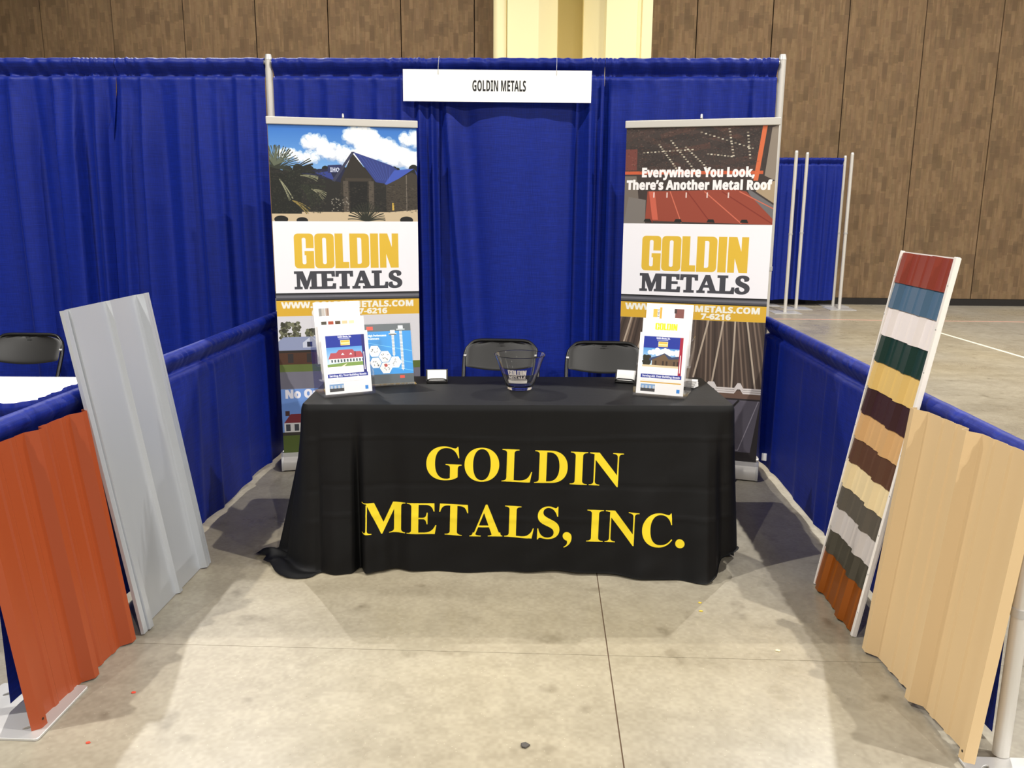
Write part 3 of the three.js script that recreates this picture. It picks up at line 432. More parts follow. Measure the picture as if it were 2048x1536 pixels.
function redRoofPhoto(g, Y) {
  const r = rng(25), W = BW, T = Y(2.03), h = Y(1.492) - T, P = (x, y) => [x * W, T + y * h]; g.fillStyle = '#3a302d'; g.fillRect(0, T, W, h);
  for (let i = 0; i < 26; i++) { g.fillStyle = ['#4a3630', '#2a2321', '#5b3a30', '#332b29'][i % 4]; g.globalAlpha = 0.5; g.save(); g.translate(r() * W, T + r() * 0.5 * h); g.rotate(-0.5 + r()); g.fillRect(-0.12, -0.015, 0.24, 0.03); g.restore(); } g.globalAlpha = 1;
  for (const [x, y, dx, dy, n] of [[0.12, 0.25, 0.025, -0.002, 14], [0.22, 0.17, 0.011, 0.022, 13], [0.3, 0.13, 0.013, 0.024, 14], [0.4, 0.2, 0.014, 0.02, 13], [0.5, 0.05, 0.028, 0.014, 13], [0.55, 0.27, 0.022, 0.004, 8], [0.68, 0.02, 0.004, 0.03, 10], [0.8, 0.06, 0.003, 0.032, 9]]) for (let i = 0; i < n; i++) { g.fillStyle = i % 2 ? '#cfc7b4' : '#8f8676'; g.fillRect((x + dx * i) * W, T + (y + dy * i) * h, 0.012, 0.007); }
  pg(g, '#6e3a33', [P(0, 0.22), P(0.08, 0.22), P(0.08, 0.44), P(0, 0.44)]); g.fillStyle = '#c65a36'; g.fillRect(0, T + 0.45 * h, W * 0.92, 0.018); pg(g, '#d2693f', [P(0.9, 0), P(0.93, 0), P(0.89, 0.55), P(0.86, 0.55)]);
  pg(g, '#8b7f72', [P(0.96, 0.02), P(1, 0), P(1, 0.55), P(0.93, 0.5)]); pg(g, '#a79377', [P(0.9, 0.6), P(1, 0.55), P(1, 0.78), P(0.88, 0.66)]);
  pg(g, '#6f665e', [P(0, 0.5), P(0.08, 0.5), P(0.12, 1), P(0, 1)]); pg(g, '#6c6a6c', [P(0.82, 0.62), P(1, 0.8), P(1, 1), P(0.9, 0.9)]); pg(g, '#77716c', [P(0.03, 0.72), P(0.15, 0.75), P(0.15, 1), P(0, 1)]);
  pg(g, '#93412f', [P(0.16, 0.66), P(0.75, 0.64), P(0.82, 0.66), P(1, 0.94), P(1, 1), P(0.15, 0.97)]); g.lineWidth = 0.006;
  for (let i = 0; i < 6; i++) { g.strokeStyle = i % 2 ? '#c96a52' : '#7f2d20'; g.beginPath(); g.moveTo(...P(0.2 + i * 0.115, 0.66)); g.lineTo(...P(0.2 + i * 0.2, 0.99)); g.stroke(); } pg(g, '#c65f49', [P(0.17, 0.66), P(0.21, 0.66), P(0.24, 0.96), P(0.2, 0.96)]);
  g.fillStyle = '#1a1716'; for (const x of [0.17, 0.38, 0.6, 0.82]) pg(g, '#1a1716', [P(x - 0.03, 0.98), P(x - 0.02, 0.95), P(x + 0.015, 0.95), P(x + 0.025, 0.985)]);
  g.fillStyle = 'rgba(236,226,222,0.8)'; for (const x of [0.2, 0.29, 0.42, 0.56, 0.7]) g.fillRect(x * W, T + 0.67 * h, 0.008, 0.03);
  for (let i = 0; i < 1500; i++) { g.fillStyle = ['rgba(0,0,0,0.25)', 'rgba(190,170,150,0.16)', 'rgba(120,60,45,0.25)'][i % 3]; g.fillRect(r() * 0.88 * W, T + r() * 0.47 * h, 0.002 + r() * 0.008, 0.002 + r() * 0.004); }
  fitText(g, 'Everywhere You Look,', 0.095, T + 0.508 * h, 0.635, 0.05, 'bold $ sans-serif', '#f4eeee', 7); fitText(g, 'There\u2019s Another Metal Roof', 0.012, T + 0.64 * h, 0.81, 0.05, 'bold $ sans-serif', '#f4eeee', 7);
}
function stackPhoto(g, Y) {
  const r = rng(35), W = BW; g.fillStyle = '#4a3d36'; g.fillRect(0, Y(0.94), W, 0.9);
  for (let i = 0; i < 46; i++) { const x = i / 46 * 1.2 - 0.1; pg(g, ['#6b5a4e', '#3e332d', '#57483f', '#7d6b5d'][i % 4], [[x * W, Y(0.94)], [(x + 0.012) * W, Y(0.94)], [(x * 1.25 - 0.14 + 0.012) * W, Y(0.52)], [(x * 1.25 - 0.14) * W, Y(0.52)]]); }
  g.lineWidth = 0.01; g.strokeStyle = '#b5a593'; for (const [a, b] of [[0.08, -0.05], [0.2, 0.06], [0.33, 0.2], [0.62, 0.52], [0.72, 0.66], [0.8, 0.8], [0.88, 0.96]]) { g.beginPath(); g.moveTo(a * W, Y(0.94)); g.lineTo(b * W, Y(0.545)); g.stroke(); }
  g.fillStyle = '#6a5347'; g.fillRect(0, Y(0.53), W, 0.05); g.fillStyle = '#d9d2cf'; for (let k = 0; k < 3; k++) { g.beginPath(); g.moveTo(0, Y(0.555 - k * 0.012)); for (let x = 0; x <= 1.001; x += 0.02) { const m = ((x * 5.2 + 0.4) % 1); g.lineTo(x * W, Y(0.548 - k * 0.012 + (m > 0.72 && m < 0.94 ? 0.03 : 0))); } for (let x = 1; x >= -0.001; x -= 0.02) { const m = ((x * 5.2 + 0.4) % 1); g.lineTo(x * W, Y(0.538 - k * 0.012 + (m > 0.72 && m < 0.94 ? 0.026 : 0))); } g.closePath(); g.fill(); }
  g.fillStyle = '#2a2527'; g.fillRect(0, Y(0.485), W, 0.4); pg(g, '#5a5560', [[0.1, Y(0.475)], [0.55, Y(0.475)], [0.42, Y(0.27)], [0, Y(0.27)]]); pg(g, '#5d5863', [[0.6, Y(0.475)], [0.84, Y(0.475)], [0.8, Y(0.16)], [0.36, Y(0.16)]]);
  g.strokeStyle = '#9a95a0'; g.lineWidth = 0.005; g.beginPath(); g.moveTo(0.83, Y(0.475)); g.lineTo(0.73, Y(0.17)); g.lineTo(0.4, Y(0.165)); g.stroke(); g.strokeStyle = '#1d1a1c'; g.lineWidth = 0.012; g.beginPath(); g.moveTo(0.72, Y(0.475)); g.lineTo(0.5, Y(0.2)); g.stroke();
}
function banner(label, x, z, turn, top, bottom) {
  const t = thing('banner_stand', label, 'banner', [x, 0, z], turn);
  const prof = new THREE.Shape(); prof.moveTo(-0.065, 0); prof.lineTo(0.065, 0); prof.quadraticCurveTo(0.075, 0.045, 0.05, 0.08); prof.lineTo(0.012, 0.096); prof.lineTo(-0.012, 0.096); prof.quadraticCurveTo(-0.07, 0.08, -0.065, 0);
  part('base', new THREE.ExtrudeGeometry(prof, { depth: BW + 0.004, bevelEnabled: false, curveSegments: 10 }).rotateY(-Math.PI / 2).translate(BW / 2 + 0.002, 0.008, 0), M.alu, t);
  for (const s of [-1, 1]) { part('end_cap', new THREE.ExtrudeGeometry(prof, { depth: 0.01, bevelEnabled: true, bevelSize: 0.002, bevelThickness: 0.002, bevelSegments: 2 }).rotateY(-Math.PI / 2).translate(s * (BW / 2 + 0.009) + 0.005, 0.008, 0), M.steel, t); part('foot', rbox(0.03, 0.008, 0.2, 0.003, s * 0.3, 0.004, 0), M.blackPlastic, t); }
  const print = std(0xffffff, 0.5, 0, { map: bannerTexture(top, bottom) });
  const sheet = surface(16, 40, (u, v) => [(u - 0.5) * BW, 2.03 - v * BH, 0.012 + 0.006 * Math.sin(v * Math.PI) * Math.cos((u - 0.5) * 3)], (u, v) => [u, 1 - v]);
  const back = surface(16, 40, (u, v) => [(0.5 - u) * BW, 2.03 - v * BH, 0.0115 + 0.006 * Math.sin(v * Math.PI) * Math.cos((u - 0.5) * 3)]);
  const p = part('print', sheet, print, t, 'printed graphic sheet'); part('backing', back, M.white, p);
  part('top_bar', rbox(BW + 0.016, 0.042, 0.018, 0.005, 0, 2.05, 0.012), M.alu, t); part('pole', rod(V(0, 0.09, -0.028), V(0, 2.07, -0.008), 0.009), M.alu, t); part('pole_hook', tube([V(0, 2.055, -0.012), V(0, 2.088, -0.008), V(0, 2.094, 0.004), V(0, 2.075, 0.012)], 0.006, 16, 8), M.alu, t);
  return t;
}
banner('retractable banner with a blue-roofed building photo above the gold logo', -1.022, 0.28, 0.275, buildingPhoto, housesPhoto);
banner('retractable banner with a red metal roof photo above the gold logo', 1.018, 0.31, -0.268, redRoofPhoto, stackPhoto);
solo('plastic_clip', rbox(0.03, 0.045, 0.012, 0.003), M.white, 'small white plastic clip on the low drape beside the red roof banner', 'clip', [1.475, 0.13, 0.4], -0.5);

// ------------------------------------------------------------------ table and black throw
const TX = 0.03, TZ = 1.47, TT = 0.052, TH = 0.742;
{
  const t = thing('folding_table', 'six foot folding table hidden under the black lettered throw', 'table', [TX, 0, TZ], TT);
  part('tabletop', rbox(1.83, 0.03, 0.6, 0.012, 0, TH - 0.017, 0), std(0xb9b2a6, 0.6), t);
  for (const s of [-1, 1]) { for (const k of [-1, 1]) part('leg', rod(V(s * 0.72, 0, k * 0.24), V(s * 0.72, TH - 0.03, k * 0.24), 0.014), M.blackTube, t); part('leg_brace', rod(V(s * 0.72, 0.3, -0.24), V(s * 0.72, 0.3, 0.24), 0.01), M.blackTube, t); }
}
const throwRoot = thing('table_throw', 'black cloth throw with large yellow roman lettering over the table', 'tablecloth', [TX, 0, TZ], TT);
{
  const hw = 0.925, hd = 0.31, R = 0.03, top = 0.75;
  // perimeter from the back centre, over the left end to the front, then the right end
  const seg = [['l', [0, -hd], [-hw + R, -hd], [0, -1]], ['c', [-hw + R, -hd + R], -Math.PI / 2, -Math.PI], ['l', [-hw, -hd + R], [-hw, hd - R], [-1, 0]], ['c', [-hw + R, hd - R], Math.PI, Math.PI / 2], ['l', [-hw + R, hd], [hw - R, hd], [0, 1]], ['c', [hw - R, hd - R], Math.PI / 2, 0], ['l', [hw, hd - R], [hw, -hd + R], [1, 0]], ['c', [hw - R, -hd + R], 0, -Math.PI / 2], ['l', [hw - R, -hd], [0, -hd], [0, -1]]];
  const len = seg.map((s) => (s[0] === 'l' ? Math.hypot(s[2][0] - s[1][0], s[2][1] - s[1][1]) : R * Math.PI / 2)), total = len.reduce((a, b) => a + b, 0), cum = []; len.reduce((a, b, i) => (cum[i] = a, a + b), 0);
  const rim = (s) => { let i = 0; while (i < 8 && s > cum[i] + len[i]) i++; const f = (s - cum[i]) / len[i], q = seg[i]; if (q[0] === 'l') return [lerp(q[1][0], q[2][0], f), lerp(q[1][1], q[2][1], f), q[3][0], q[3][1]]; const a = lerp(q[2], q[3], f), c = Math.cos(a), n = Math.sin(a); return [q[1][0] + R * c, q[1][1] + R * n, c, n]; };
  const sFL = cum[3] + len[3] / 2, sFR = cum[5] + len[5] / 2, sBL = cum[1] + len[1] / 2, sBR = cum[7] + len[7] / 2, sF0 = cum[4];
  const bump = (s, c, w) => Math.exp(-Math.pow((s - c) / w, 2)), asym = (s, c, wl, wr) => Math.exp(-Math.pow((s - c) / (s < c ? wl : wr), 2));
  const table1d = (pts) => (x) => { if (x <= pts[0][0]) return pts[0][1]; for (let i = 0; i + 1 < pts.length; i++) if (x <= pts[i + 1][0]) { const f = (x - pts[i][0]) / (pts[i + 1][0] - pts[i][0]); return lerp(pts[i][1], pts[i + 1][1], f * f * (3 - 2 * f)); } return pts[pts.length - 1][1]; };
  const hemFront = table1d([[-0.03, 0.055], [0.03, 0.045], [0.1, 0.07], [0.165, 0.055], [0.198, 0.008], [0.235, 0.055], [0.3, 0.038], [0.355, 0.008], [0.43, 0.034], [0.55, 0.02], [0.68, 0.036], [0.84, 0.028], [0.95, 0.048], [1.05, 0.036], [1.17, 0.068], [1.3, 0.072], [1.44, 0.12], [1.58, 0.115], [1.69, 0.16], [1.745, 0.15], [1.79, 0.07], [1.84, 0.06], [1.9, 0.07]]);
  const hemLeft = table1d([[-0.05, 0.055], [0, 0.06], [0.05, 0.12], [0.09, 0.09], [0.15, 0.19], [0.2, 0.15], [0.27, 0.17], [0.33, 0.1], [0.4, 0.14], [0.47, 0.08], [0.55, 0.12], [0.7, 0.1]]);
  const hemRight = table1d([[-0.05, 0.07], [0, 0.06], [0.06, 0.03], [0.12, 0.07], [0.2, 0.04], [0.28, 0.09], [0.36, 0.06], [0.46, 0.13], [0.56, 0.12], [0.7, 0.08]]);
  const skirt = (s, t) => {
    const [x, z, nx, nz] = rim(s), h = top * (1 - t), u = s - sF0; // u: metres along the front from its left corner
    const wF = smooth(sFL - 0.03, sFL + 0.03, s) * (1 - smooth(sFR - 0.03, sFR + 0.03, s)), wL = (1 - smooth(sFL - 0.03, sFL + 0.03, s)) * smooth(sBL - 0.03, sBL + 0.03, s), wR = smooth(sFR - 0.03, sFR + 0.03, s) * (1 - smooth(sBR - 0.03, sBR + 0.03, s)), wB = 1 - wF - wL - wR;
    const edge = 0.01 * smooth(0, 0.03, t);
    const hem = wF * hemFront(u) + wL * hemLeft(sFL - s) + wR * hemRight(s - sFR) + wB * (0.06 + 0.03 * Math.sin(s * 24));
    let off = edge + hem * Math.pow(t, 1.15);
    off += wF * smooth(0.04, 0.4, t) * (-0.014 * bump(u, 0.198, 0.016) + 0.012 * asym(u, 0.225, 0.012, 0.045) - 0.006 * bump(u, 0.03, 0.016) + 0.006 * bump(u, 1.705, 0.02) - 0.014 * bump(u, 1.765, 0.018)) - 0.003 * wF * bump(u, 0.945, 0.007);
    off += wF * (0.0022 * bump(h, 0.605 + 0.01 * Math.sin(u * 5), 0.007) - 0.0022 * bump(h, 0.4, 0.007) + 0.0024 * bump(h, 0.255 + 0.012 * Math.sin(u * 4 + 1), 0.007)); // creases from storage
    off += wF * t * (0.012 * (tileNoise(u * 3.2 + h * 5 + 9, h * 4, 999, 999, 14) - 0.5) + 0.007 * (tileNoise(u * 8 - h * 9 + 30, h * 7 + 4, 999, 999, 24) - 0.5));
    const d = sFL - s, puddle = 0.12 * bump(d, 0.1, 0.085) + 0.05 * bump(d, 0.0, 0.03);
    const low = 0.004 + wF * 0.012 * (0.5 + 0.5 * Math.sin(u * 6.3 + 0.6)) * smooth(0.14, 0.3, u) + 0.1 * bump(u, 1.82, 0.065) + 0.014 * (0.5 + 0.5 * Math.sin(d * 70)) * bump(d, 0.1, 0.12);
    let y = h;
    if (puddle > 0.003) { const k = smooth(0.88, 1, t); off += puddle * k; y = Math.max(low + (0.03 * Math.sin(k * Math.PI) + 0.012 * Math.sin(k * 5 + d * 40) * k) * bump(d, 0.09, 0.1), top * (1 - t / 0.93)); }
    y = Math.max(low, y); if (t < 0.02) y = top - 0.006 * (t / 0.02);
    return [x + nx * off, y, z + nz * off];
  };
  const ns = 620, nv = 70, grid = (u0, v) => skirt(u0 * total * 0.99999, Math.pow(v, 1.05));
  const frontA = sFL / total, frontB = sFR / total;
  const uvAll = (u, v) => [u * total / 0.6, (1 - v) * 0.75 / 0.6];
  const full = surface(ns, nv, grid, uvAll);
  const split = (keep, uvf) => { const g = surface(ns, nv, grid, uvf, keep); g.setAttribute('normal', full.attributes.normal); return g; };
  const lettering = canvasTexture(2048, 832, (g, w, h) => {
    g.fillStyle = '#060607'; g.fillRect(0, 0, w, h); const k = w / (sFR - sFL), e = sF0 - sFL, X0 = (m) => (m + e) * k, Y0 = (y) => h - y / 0.75 * h;
    romanWord(g, 'GOLDIN', X0(0.487), Y0(0.425), 0.862 * k, '#e2ca2b', 0.03); romanWord(g, 'METALS, INC.', X0(0.208), Y0(0.183), 1.412 * k, '#e2ca2b', 0.028);
  });
  const cloth = phys({ color: 0x060607, roughness: 0.6, specularIntensity: 0.45, bumpMap: clothBump, bumpScale: 0.002, side: THREE.DoubleSide });
  const fb = clothBump.clone(); fb.repeat.set(3, 1.3); fb.needsUpdate = true;
  const front = phys({ color: 0xffffff, roughness: 0.6, specularIntensity: 0.45, map: lettering, bumpMap: fb, bumpScale: 0.002, side: THREE.DoubleSide });
  part('front_drop', split((u) => u >= frontA && u <= frontB, (u, v) => [(u * total - sFL) / (sFR - sFL), 1 - Math.pow(v, 1.05)]), front, throwRoot, 'front of the throw with yellow lettering');
  part('side_drop', split((u) => u < frontA || u > frontB, uvAll), cloth, throwRoot);
  const nr = 24; // top: rings from the centre to the rim
  const topG = surface(ns, nr, (u, v) => { const [x, z] = rim(u * total * 0.99999); const k = 1 - v; const yy = top + 0.0012 * (tileNoise(x * k * 8 + 40, z * k * 8 + 40, 999, 999, 3) - 0.5) * smooth(0, 0.3, v); return [x * k, yy, z * k]; }, (u, v) => { const [x, z] = rim(u * total * 0.99999); return [x * (1 - v) / 0.6, z * (1 - v) / 0.6]; });
  part('top_cover', topG, cloth, throwRoot);
}
const TOPY = 0.752;

// ------------------------------------------------------------------ things on the table
const page = (draw) => canvasTexture(512, 662, (g, w, h) => { g.fillStyle = '#fbfafa'; g.fillRect(0, 0, w, h); draw(g, w, h); });
const lines = (g, x, y, w, n, dy, col, th = 3) => { const r = rng(n * 13 + Math.round(x)); g.fillStyle = col; for (let i = 0; i < n; i++) g.fillRect(x, y + i * dy, w * (0.6 + r() * 0.4), th); };
function flyer(house, side) {
  return page((g, w, h) => {
    g.fillStyle = '#20349a'; g.fillRect(46, 40, 420, 130); fitText(g, 'Goldin Metals, Inc.', 180, 66, 150, 20, 'bold $ sans-serif', '#f4f4fa', 3); lines(g, 190, 76, 130, 1, 9, '#dfe3f5', 4); g.fillStyle = '#f1e2a6'; g.fillRect(205, 92, 104, 56); g.fillStyle = '#e0b440'; g.fillRect(212, 98, 90, 18); g.fillRect(205, 134, 104, 8);
    const gr = g.createLinearGradient(0, 170, 0, 360); gr.addColorStop(0, '#5b9bdc'); gr.addColorStop(1, '#cfe4f4'); g.fillStyle = gr; g.fillRect(46, 165, 420, 200);
    if (house) { pg(g, '#7d9a52', [[46, 345], [466, 320], [466, 378], [46, 378]]); pg(g, '#b2505a', [[60, 290], [90, 225], [150, 225], [180, 195], [330, 195], [350, 220], [420, 220], [455, 285]]); g.fillStyle = '#7e3540'; g.fillRect(350, 218, 14, 55); g.fillStyle = '#e8eef0'; g.fillRect(70, 288, 380, 44); g.fillStyle = '#4d5d66'; for (let x = 90; x < 440; x += 34) g.fillRect(x, 296, 18, 30); pg(g, '#dfe4e8', [[200, 250], [220, 228], [240, 250]]); pg(g, '#dfe4e8', [[290, 250], [308, 230], [326, 250]]); pg(g, '#e9dcc4', [[180, 378], [250, 345], [262, 345], [220, 378]]); }
    else { g.fillStyle = '#f2f4f8'; const r = rng(9); blob(g, 200, 205, 42, 24, r, 2.4); blob(g, 380, 215, 40, 24, r, 2); g.fillStyle = '#2c2a20'; for (let i = 0; i < 60; i++) { g.beginPath(); g.arc(50 + r() * 80, 250 + r() * 90, 6 + r() * 14, 0, 7); g.fill(); } pg(g, '#39476a', [[120, 275], [230, 240], [280, 215], [360, 255], [450, 240], [466, 270], [466, 290], [120, 300]]); pg(g, '#6a5540', [[150, 290], [230, 250], [280, 225], [330, 280], [440, 270], [466, 290], [466, 350], [150, 350]]); g.fillStyle = '#3b2f26'; for (const x of [180, 260, 300, 380, 420]) g.fillRect(x, 300, 20, 46); g.fillStyle = '#d9c6a0'; g.fillRect(46, 348, 420, 22); }
    g.fillStyle = side; g.fillRect(438, 40, 34, 408); g.save(); g.translate(461, 430); g.rotate(-Math.PI / 2); lines(g, 10, -12, 300, 1, 9, '#f2e6ea', 9); g.restore();
    g.fillStyle = '#fbfafa'; g.fillRect(46, 372, 388, 74); lines(g, 130, 400, 200, 3, 14, '#d9c6cc', 3);
    g.fillStyle = '#20349a'; g.fillRect(40, 448, 440, 40); fitText(g, 'Serving ALL Your Building Needs', 56, 478, 408, 21, 'bold $ sans-serif', '#f0f1fa', 5);
    lines(g, 60, 515, 380, 2, 16, '#dcd8dc', 3); if (!house) { g.fillStyle = '#e3b34a'; g.fillRect(40, 528, 440, 12); }
    g.fillStyle = '#86abd8'; g.fillRect(48, 556, 156, 80); g.fillStyle = '#4b4a4c'; g.fillRect(48, 600, 156, 36); g.fillStyle = '#c9d2de'; for (let x = 60; x < 200; x += 40) g.fillRect(x, 572, 22, 30); g.fillStyle = '#3a8be0'; g.fillRect(438, 594, 34, 40);
  });
}
const chipPage = page((g, w, h) => { ['#4b463c', '#a3472f', '#54412d', '#d4bf95', '#f1dcae', '#e9e6e0'].forEach((c, i) => { g.fillStyle = c; g.fillRect(40 + i * 76, 40, 58, 34); }); lines(g, 40, 180, 420, 8, 20, '#cfcac6'); });
const swatchPage = page((g, w, h) => { g.fillStyle = '#8b8a88'; g.fillRect(56, 66, 66, 84); g.fillStyle = '#b7b2ac'; g.fillRect(86, 66, 34, 84); g.fillStyle = '#a58f80'; g.fillRect(128, 66, 40, 84); g.fillStyle = '#86695a'; g.fillRect(150, 66, 8, 84); lines(g, 50, 260, 400, 8, 20, '#cfcac6'); });
const logoPage = page((g, w, h) => { blockWord(g, 'GOLDIN', 140, 50, 240, 72, '#e8de1c'); lines(g, 70, 170, 360, 14, 24, '#d8d3cf'); });
const sidewaysPage = page((g, w, h) => { g.fillStyle = '#e3b74a'; g.fillRect(78, 60, 46, 90); g.fillStyle = '#d9a63c'; g.fillRect(150, 40, 24, 130); g.save(); g.translate(146, 150); g.rotate(-Math.PI / 2); fitText(g, 'TALS', 0, 0, 90, 20, 'bold $ serif', '#3e3c42', 2); g.restore(); g.fillStyle = '#7b4a44'; g.fillRect(320, 50, 96, 100); g.fillStyle = '#3b2b2b'; g.fillRect(310, 50, 26, 50); g.fillStyle = '#eadff0'; g.fillRect(220, 70, 70, 70); lines(g, 60, 220, 400, 10, 22, '#d6d0d4'); });
const screwPage = page((g, w, h) => {
  g.fillStyle = '#1586cf'; g.fillRect(0, 0, w, h); g.fillStyle = '#4c5459'; g.fillRect(0, 0, w, 82); g.fillRect(0, 560, w, 102); g.fillStyle = '#d8442c'; g.fillRect(28, 26, 70, 40); g.fillRect(360, 578, 52, 32); fitText(g, 'High Performance', 40, 138, 200, 22, 'bold $ sans-serif', '#eef5fa', 2); fitText(g, 'Fasteners', 40, 172, 120, 22, 'bold $ sans-serif', '#eef5fa', 2);
  g.strokeStyle = '#6fc0ee'; g.lineWidth = 5; for (const y of [200, 330, 420]) { g.beginPath(); g.moveTo(0, y); g.lineTo(w, y + 110); g.stroke(); }
  const screw = (x, y, l, k) => { g.fillStyle = '#dfe4e6'; g.fillRect(x - 26 * k, y, 52 * k, 34 * k); g.fillStyle = '#aab3b8'; g.fillRect(x - 44 * k, y + 34 * k, 88 * k, 14 * k); g.fillStyle = '#3b4146'; g.fillRect(x - 38 * k, y + 48 * k, 76 * k, 10 * k); for (let i = 0; i < l; i += 16) { g.fillStyle = '#e6eaec'; g.fillRect(x - 15 * k, y + 58 * k + i, 30 * k, 9); g.fillStyle = '#7f8b92'; g.fillRect(x - 10 * k, y + 67 * k + i, 20 * k, 7); } pg(g, '#c9d0d4', [[x - 10, y + 58 * k + l], [x + 10, y + 58 * k + l], [x, y + 58 * k + l + 26]]); };
  screw(310, 70, 220, 1.0); screw(400, 22, 420, 1.05);
  const hex = (x, y, k) => { g.fillStyle = '#f6f7f7'; g.beginPath(); for (let i = 0; i < 6; i++) g.lineTo(x + k * Math.cos(i * Math.PI / 3 + Math.PI / 6 * 0), y + k * Math.sin(i * Math.PI / 3)); g.closePath(); g.fill(); const r = rng(x); for (let i = 0; i < 7; i++) { g.save(); g.translate(x + (r() - 0.5) * k, y + (r() - 0.5) * k); g.rotate(r() * 3); g.fillStyle = i % 2 ? '#5f686d' : '#2d3236'; g.fillRect(-9, -3, 18, 6); g.restore(); } };
  hex(100, 300, 70); hex(210, 362, 70); hex(105, 428, 66); hex(320, 428, 70); hex(214, 488, 70); g.fillStyle = '#c0392b'; g.beginPath(); g.arc(214, 460, 18, 0, 7); g.fill();
});
const printed = (map) => std(0xffffff, 0.35, 0, { map });
function leaf(label, category, name, map, pos, turn, lean, w = 0.212, h = 0.276, t = 0.004) {
  const edge = M.paper, m = solo(name, box(w, h, t, 0, h / 2, 0), [edge, edge, edge, edge, printed(map), edge], label, category, pos, turn); m.rotation.x = -lean; return m;
}
function brochureHolder(label, x, z, turn, pages) {
  const t = thing('brochure_holder', label, 'brochure holder', [x, TOPY, z], turn), W = 0.232, th = 0.003;
  const lean = 0.2, D = 0.185;
  const tiers = [0, 1, 2].map((k) => ({ z: D / 2 - 0.012 - k * 0.052, y: 0.006 + k * 0.058 }));
  part('base', box(W, th, D, 0, th / 2 + 0.0005, 0), M.acrylic, t);
  for (const k of tiers) {
    const fr = box(W, 0.1, th); fr.translate(0, 0.05, 0); fr.rotateX(-lean); part('pocket_front', fr.translate(0, k.y - 0.002, k.z + 0.004), M.acrylic, t);
    part('pocket_floor', box(W, th, 0.04, 0, k.y, k.z - 0.016), M.acrylic, t);
  }
  const bk = box(W, 0.31, th); bk.translate(0, 0.155, 0); bk.rotateX(-lean); part('back_plate', bk.translate(0, tiers[2].y, tiers[2].z - 0.03), M.acrylic, t);
  const side = new THREE.Shape([[-D / 2, 0], [D / 2, 0], [D / 2 - 0.018, 0.1], [D / 2 - 0.055, 0.115], [D / 2 - 0.075, 0.17], [D / 2 - 0.105, 0.18], [D / 2 - 0.13, 0.24], [-D / 2 - 0.055, 0.25]].map(([a, b]) => new THREE.Vector2(a, b)));
  for (const s of [-1, 1]) part('side_panel', new THREE.ExtrudeGeometry(side, { depth: 0.0025, bevelEnabled: false }).rotateY(-Math.PI / 2).translate(s * W / 2 + 0.00125, 0.001, 0), M.acrylic, t);
  const c = Math.cos(turn), n = Math.sin(turn);
  pages.forEach(([map, lab, off, dy], i) => { const k = tiers[i], lz = k.z - 0.008; leaf(lab, 'brochure', 'brochure', map, [x + c * off + n * lz, TOPY + k.y + 0.003 + (dy || 0), z - n * off + c * lz], turn, lean); });
}
brochureHolder('clear acrylic tiered holder beside the blue fastener catalogue', -0.752, 1.578, 0.5, [[flyer(true, '#2b2a72'), 'flyer with a red-roofed white house in the clear tiered holder', 0.0], [chipPage, 'white colour chart with small paint chips behind the house flyer', 0.0], [swatchPage, 'white sheet with small metal swatches, rearmost by the blue catalogue', -0.004, 0.006]]);
brochureHolder('clear acrylic tiered holder with a brown building flyer', 0.692, 1.512, -0.32, [[flyer(false, '#a3233a'), 'flyer with a brown building and red side stripe in the clear holder', 0.0], [logoPage, 'white brochure with a bright yellow logo behind the brown building flyer', 0.0], [sidewaysPage, 'white brochure with sideways gold print, rearmost above the yellow logo', 0.004, 0.004]]);
{
  const x = -0.572, z = 1.405, turn = 0.34; leaf('blue fastener catalogue with large screws and white hexagons', 'catalogue', 'catalog', screwPage, [x, TOPY + 0.006, z], turn, 0.3, 0.222, 0.285, 0.006);
  const t = thing('easel_holder', 'clear acrylic easel stand holding the blue fastener catalogue', 'stand', [x, TOPY, z], turn);
  const b = box(0.235, 0.29, 0.003); b.translate(0, 0.145, 0); b.rotateX(-0.3); part('back_plate', b.translate(0, 0.004, -0.008), M.acrylic, t); part('lip', box(0.235, 0.003, 0.05, 0, 0.003, 0.006), M.acrylic, t); const f = box(0.235, 0.05, 0.003); f.translate(0, 0.025, 0); f.rotateX(-0.3); part('front_lip', f.translate(0, 0.003, 0.012), M.acrylic, t); const l = box(0.06, 0.24, 0.003); l.translate(0, 0.12, 0); l.rotateX(0.12); part('rear_leg', l.translate(0, 0.0, -0.115), M.acrylic, t);
}
function cardHolder(label, cardLabel, x, z, turn) {
  const t = thing('card_holder', label, 'card holder', [x, TOPY, z], turn), w = 0.1;
  part('base', rbox(w, 0.006, 0.042, 0.002, 0, 0.004, 0), M.blackPlastic, t);
  part('front_lip', tube([V(-w / 2 + 0.002, 0.003, 0.018), V(-w / 2 + 0.006, 0.015, 0.019), V(-w / 2 + 0.02, 0.02, 0.02), V(w / 2 - 0.02, 0.02, 0.02), V(w / 2 - 0.006, 0.015, 0.019), V(w / 2 - 0.002, 0.003, 0.018)], 0.0035, 40, 8), M.blackPlastic, t);
  const b = rbox(w + 0.006, 0.058, 0.003, 0.001, 0, 0.029, 0); b.rotateX(-0.45); part('back_rest', b.translate(0, 0.005, -0.012), M.blackPlastic, t);
  for (const s of [-1, 1]) { const k = rbox(0.003, 0.04, 0.022, 0.001, 0, 0.02, 0); k.rotateX(-0.45); part('side_wall', k.translate(s * w / 2, 0.004, 0.002), M.blackPlastic, t); }
  const c = solo('business_cards', (() => { const g = box(0.09, 0.052, 0.014); g.translate(0, 0.026, 0); return g; })(), M.paper, cardLabel, 'cards', [x, TOPY + 0.008, z], turn); c.rotation.x = -0.45; c.position.x += Math.sin(turn) * 0.002; c.position.z += Math.cos(turn) * 0.002;
}
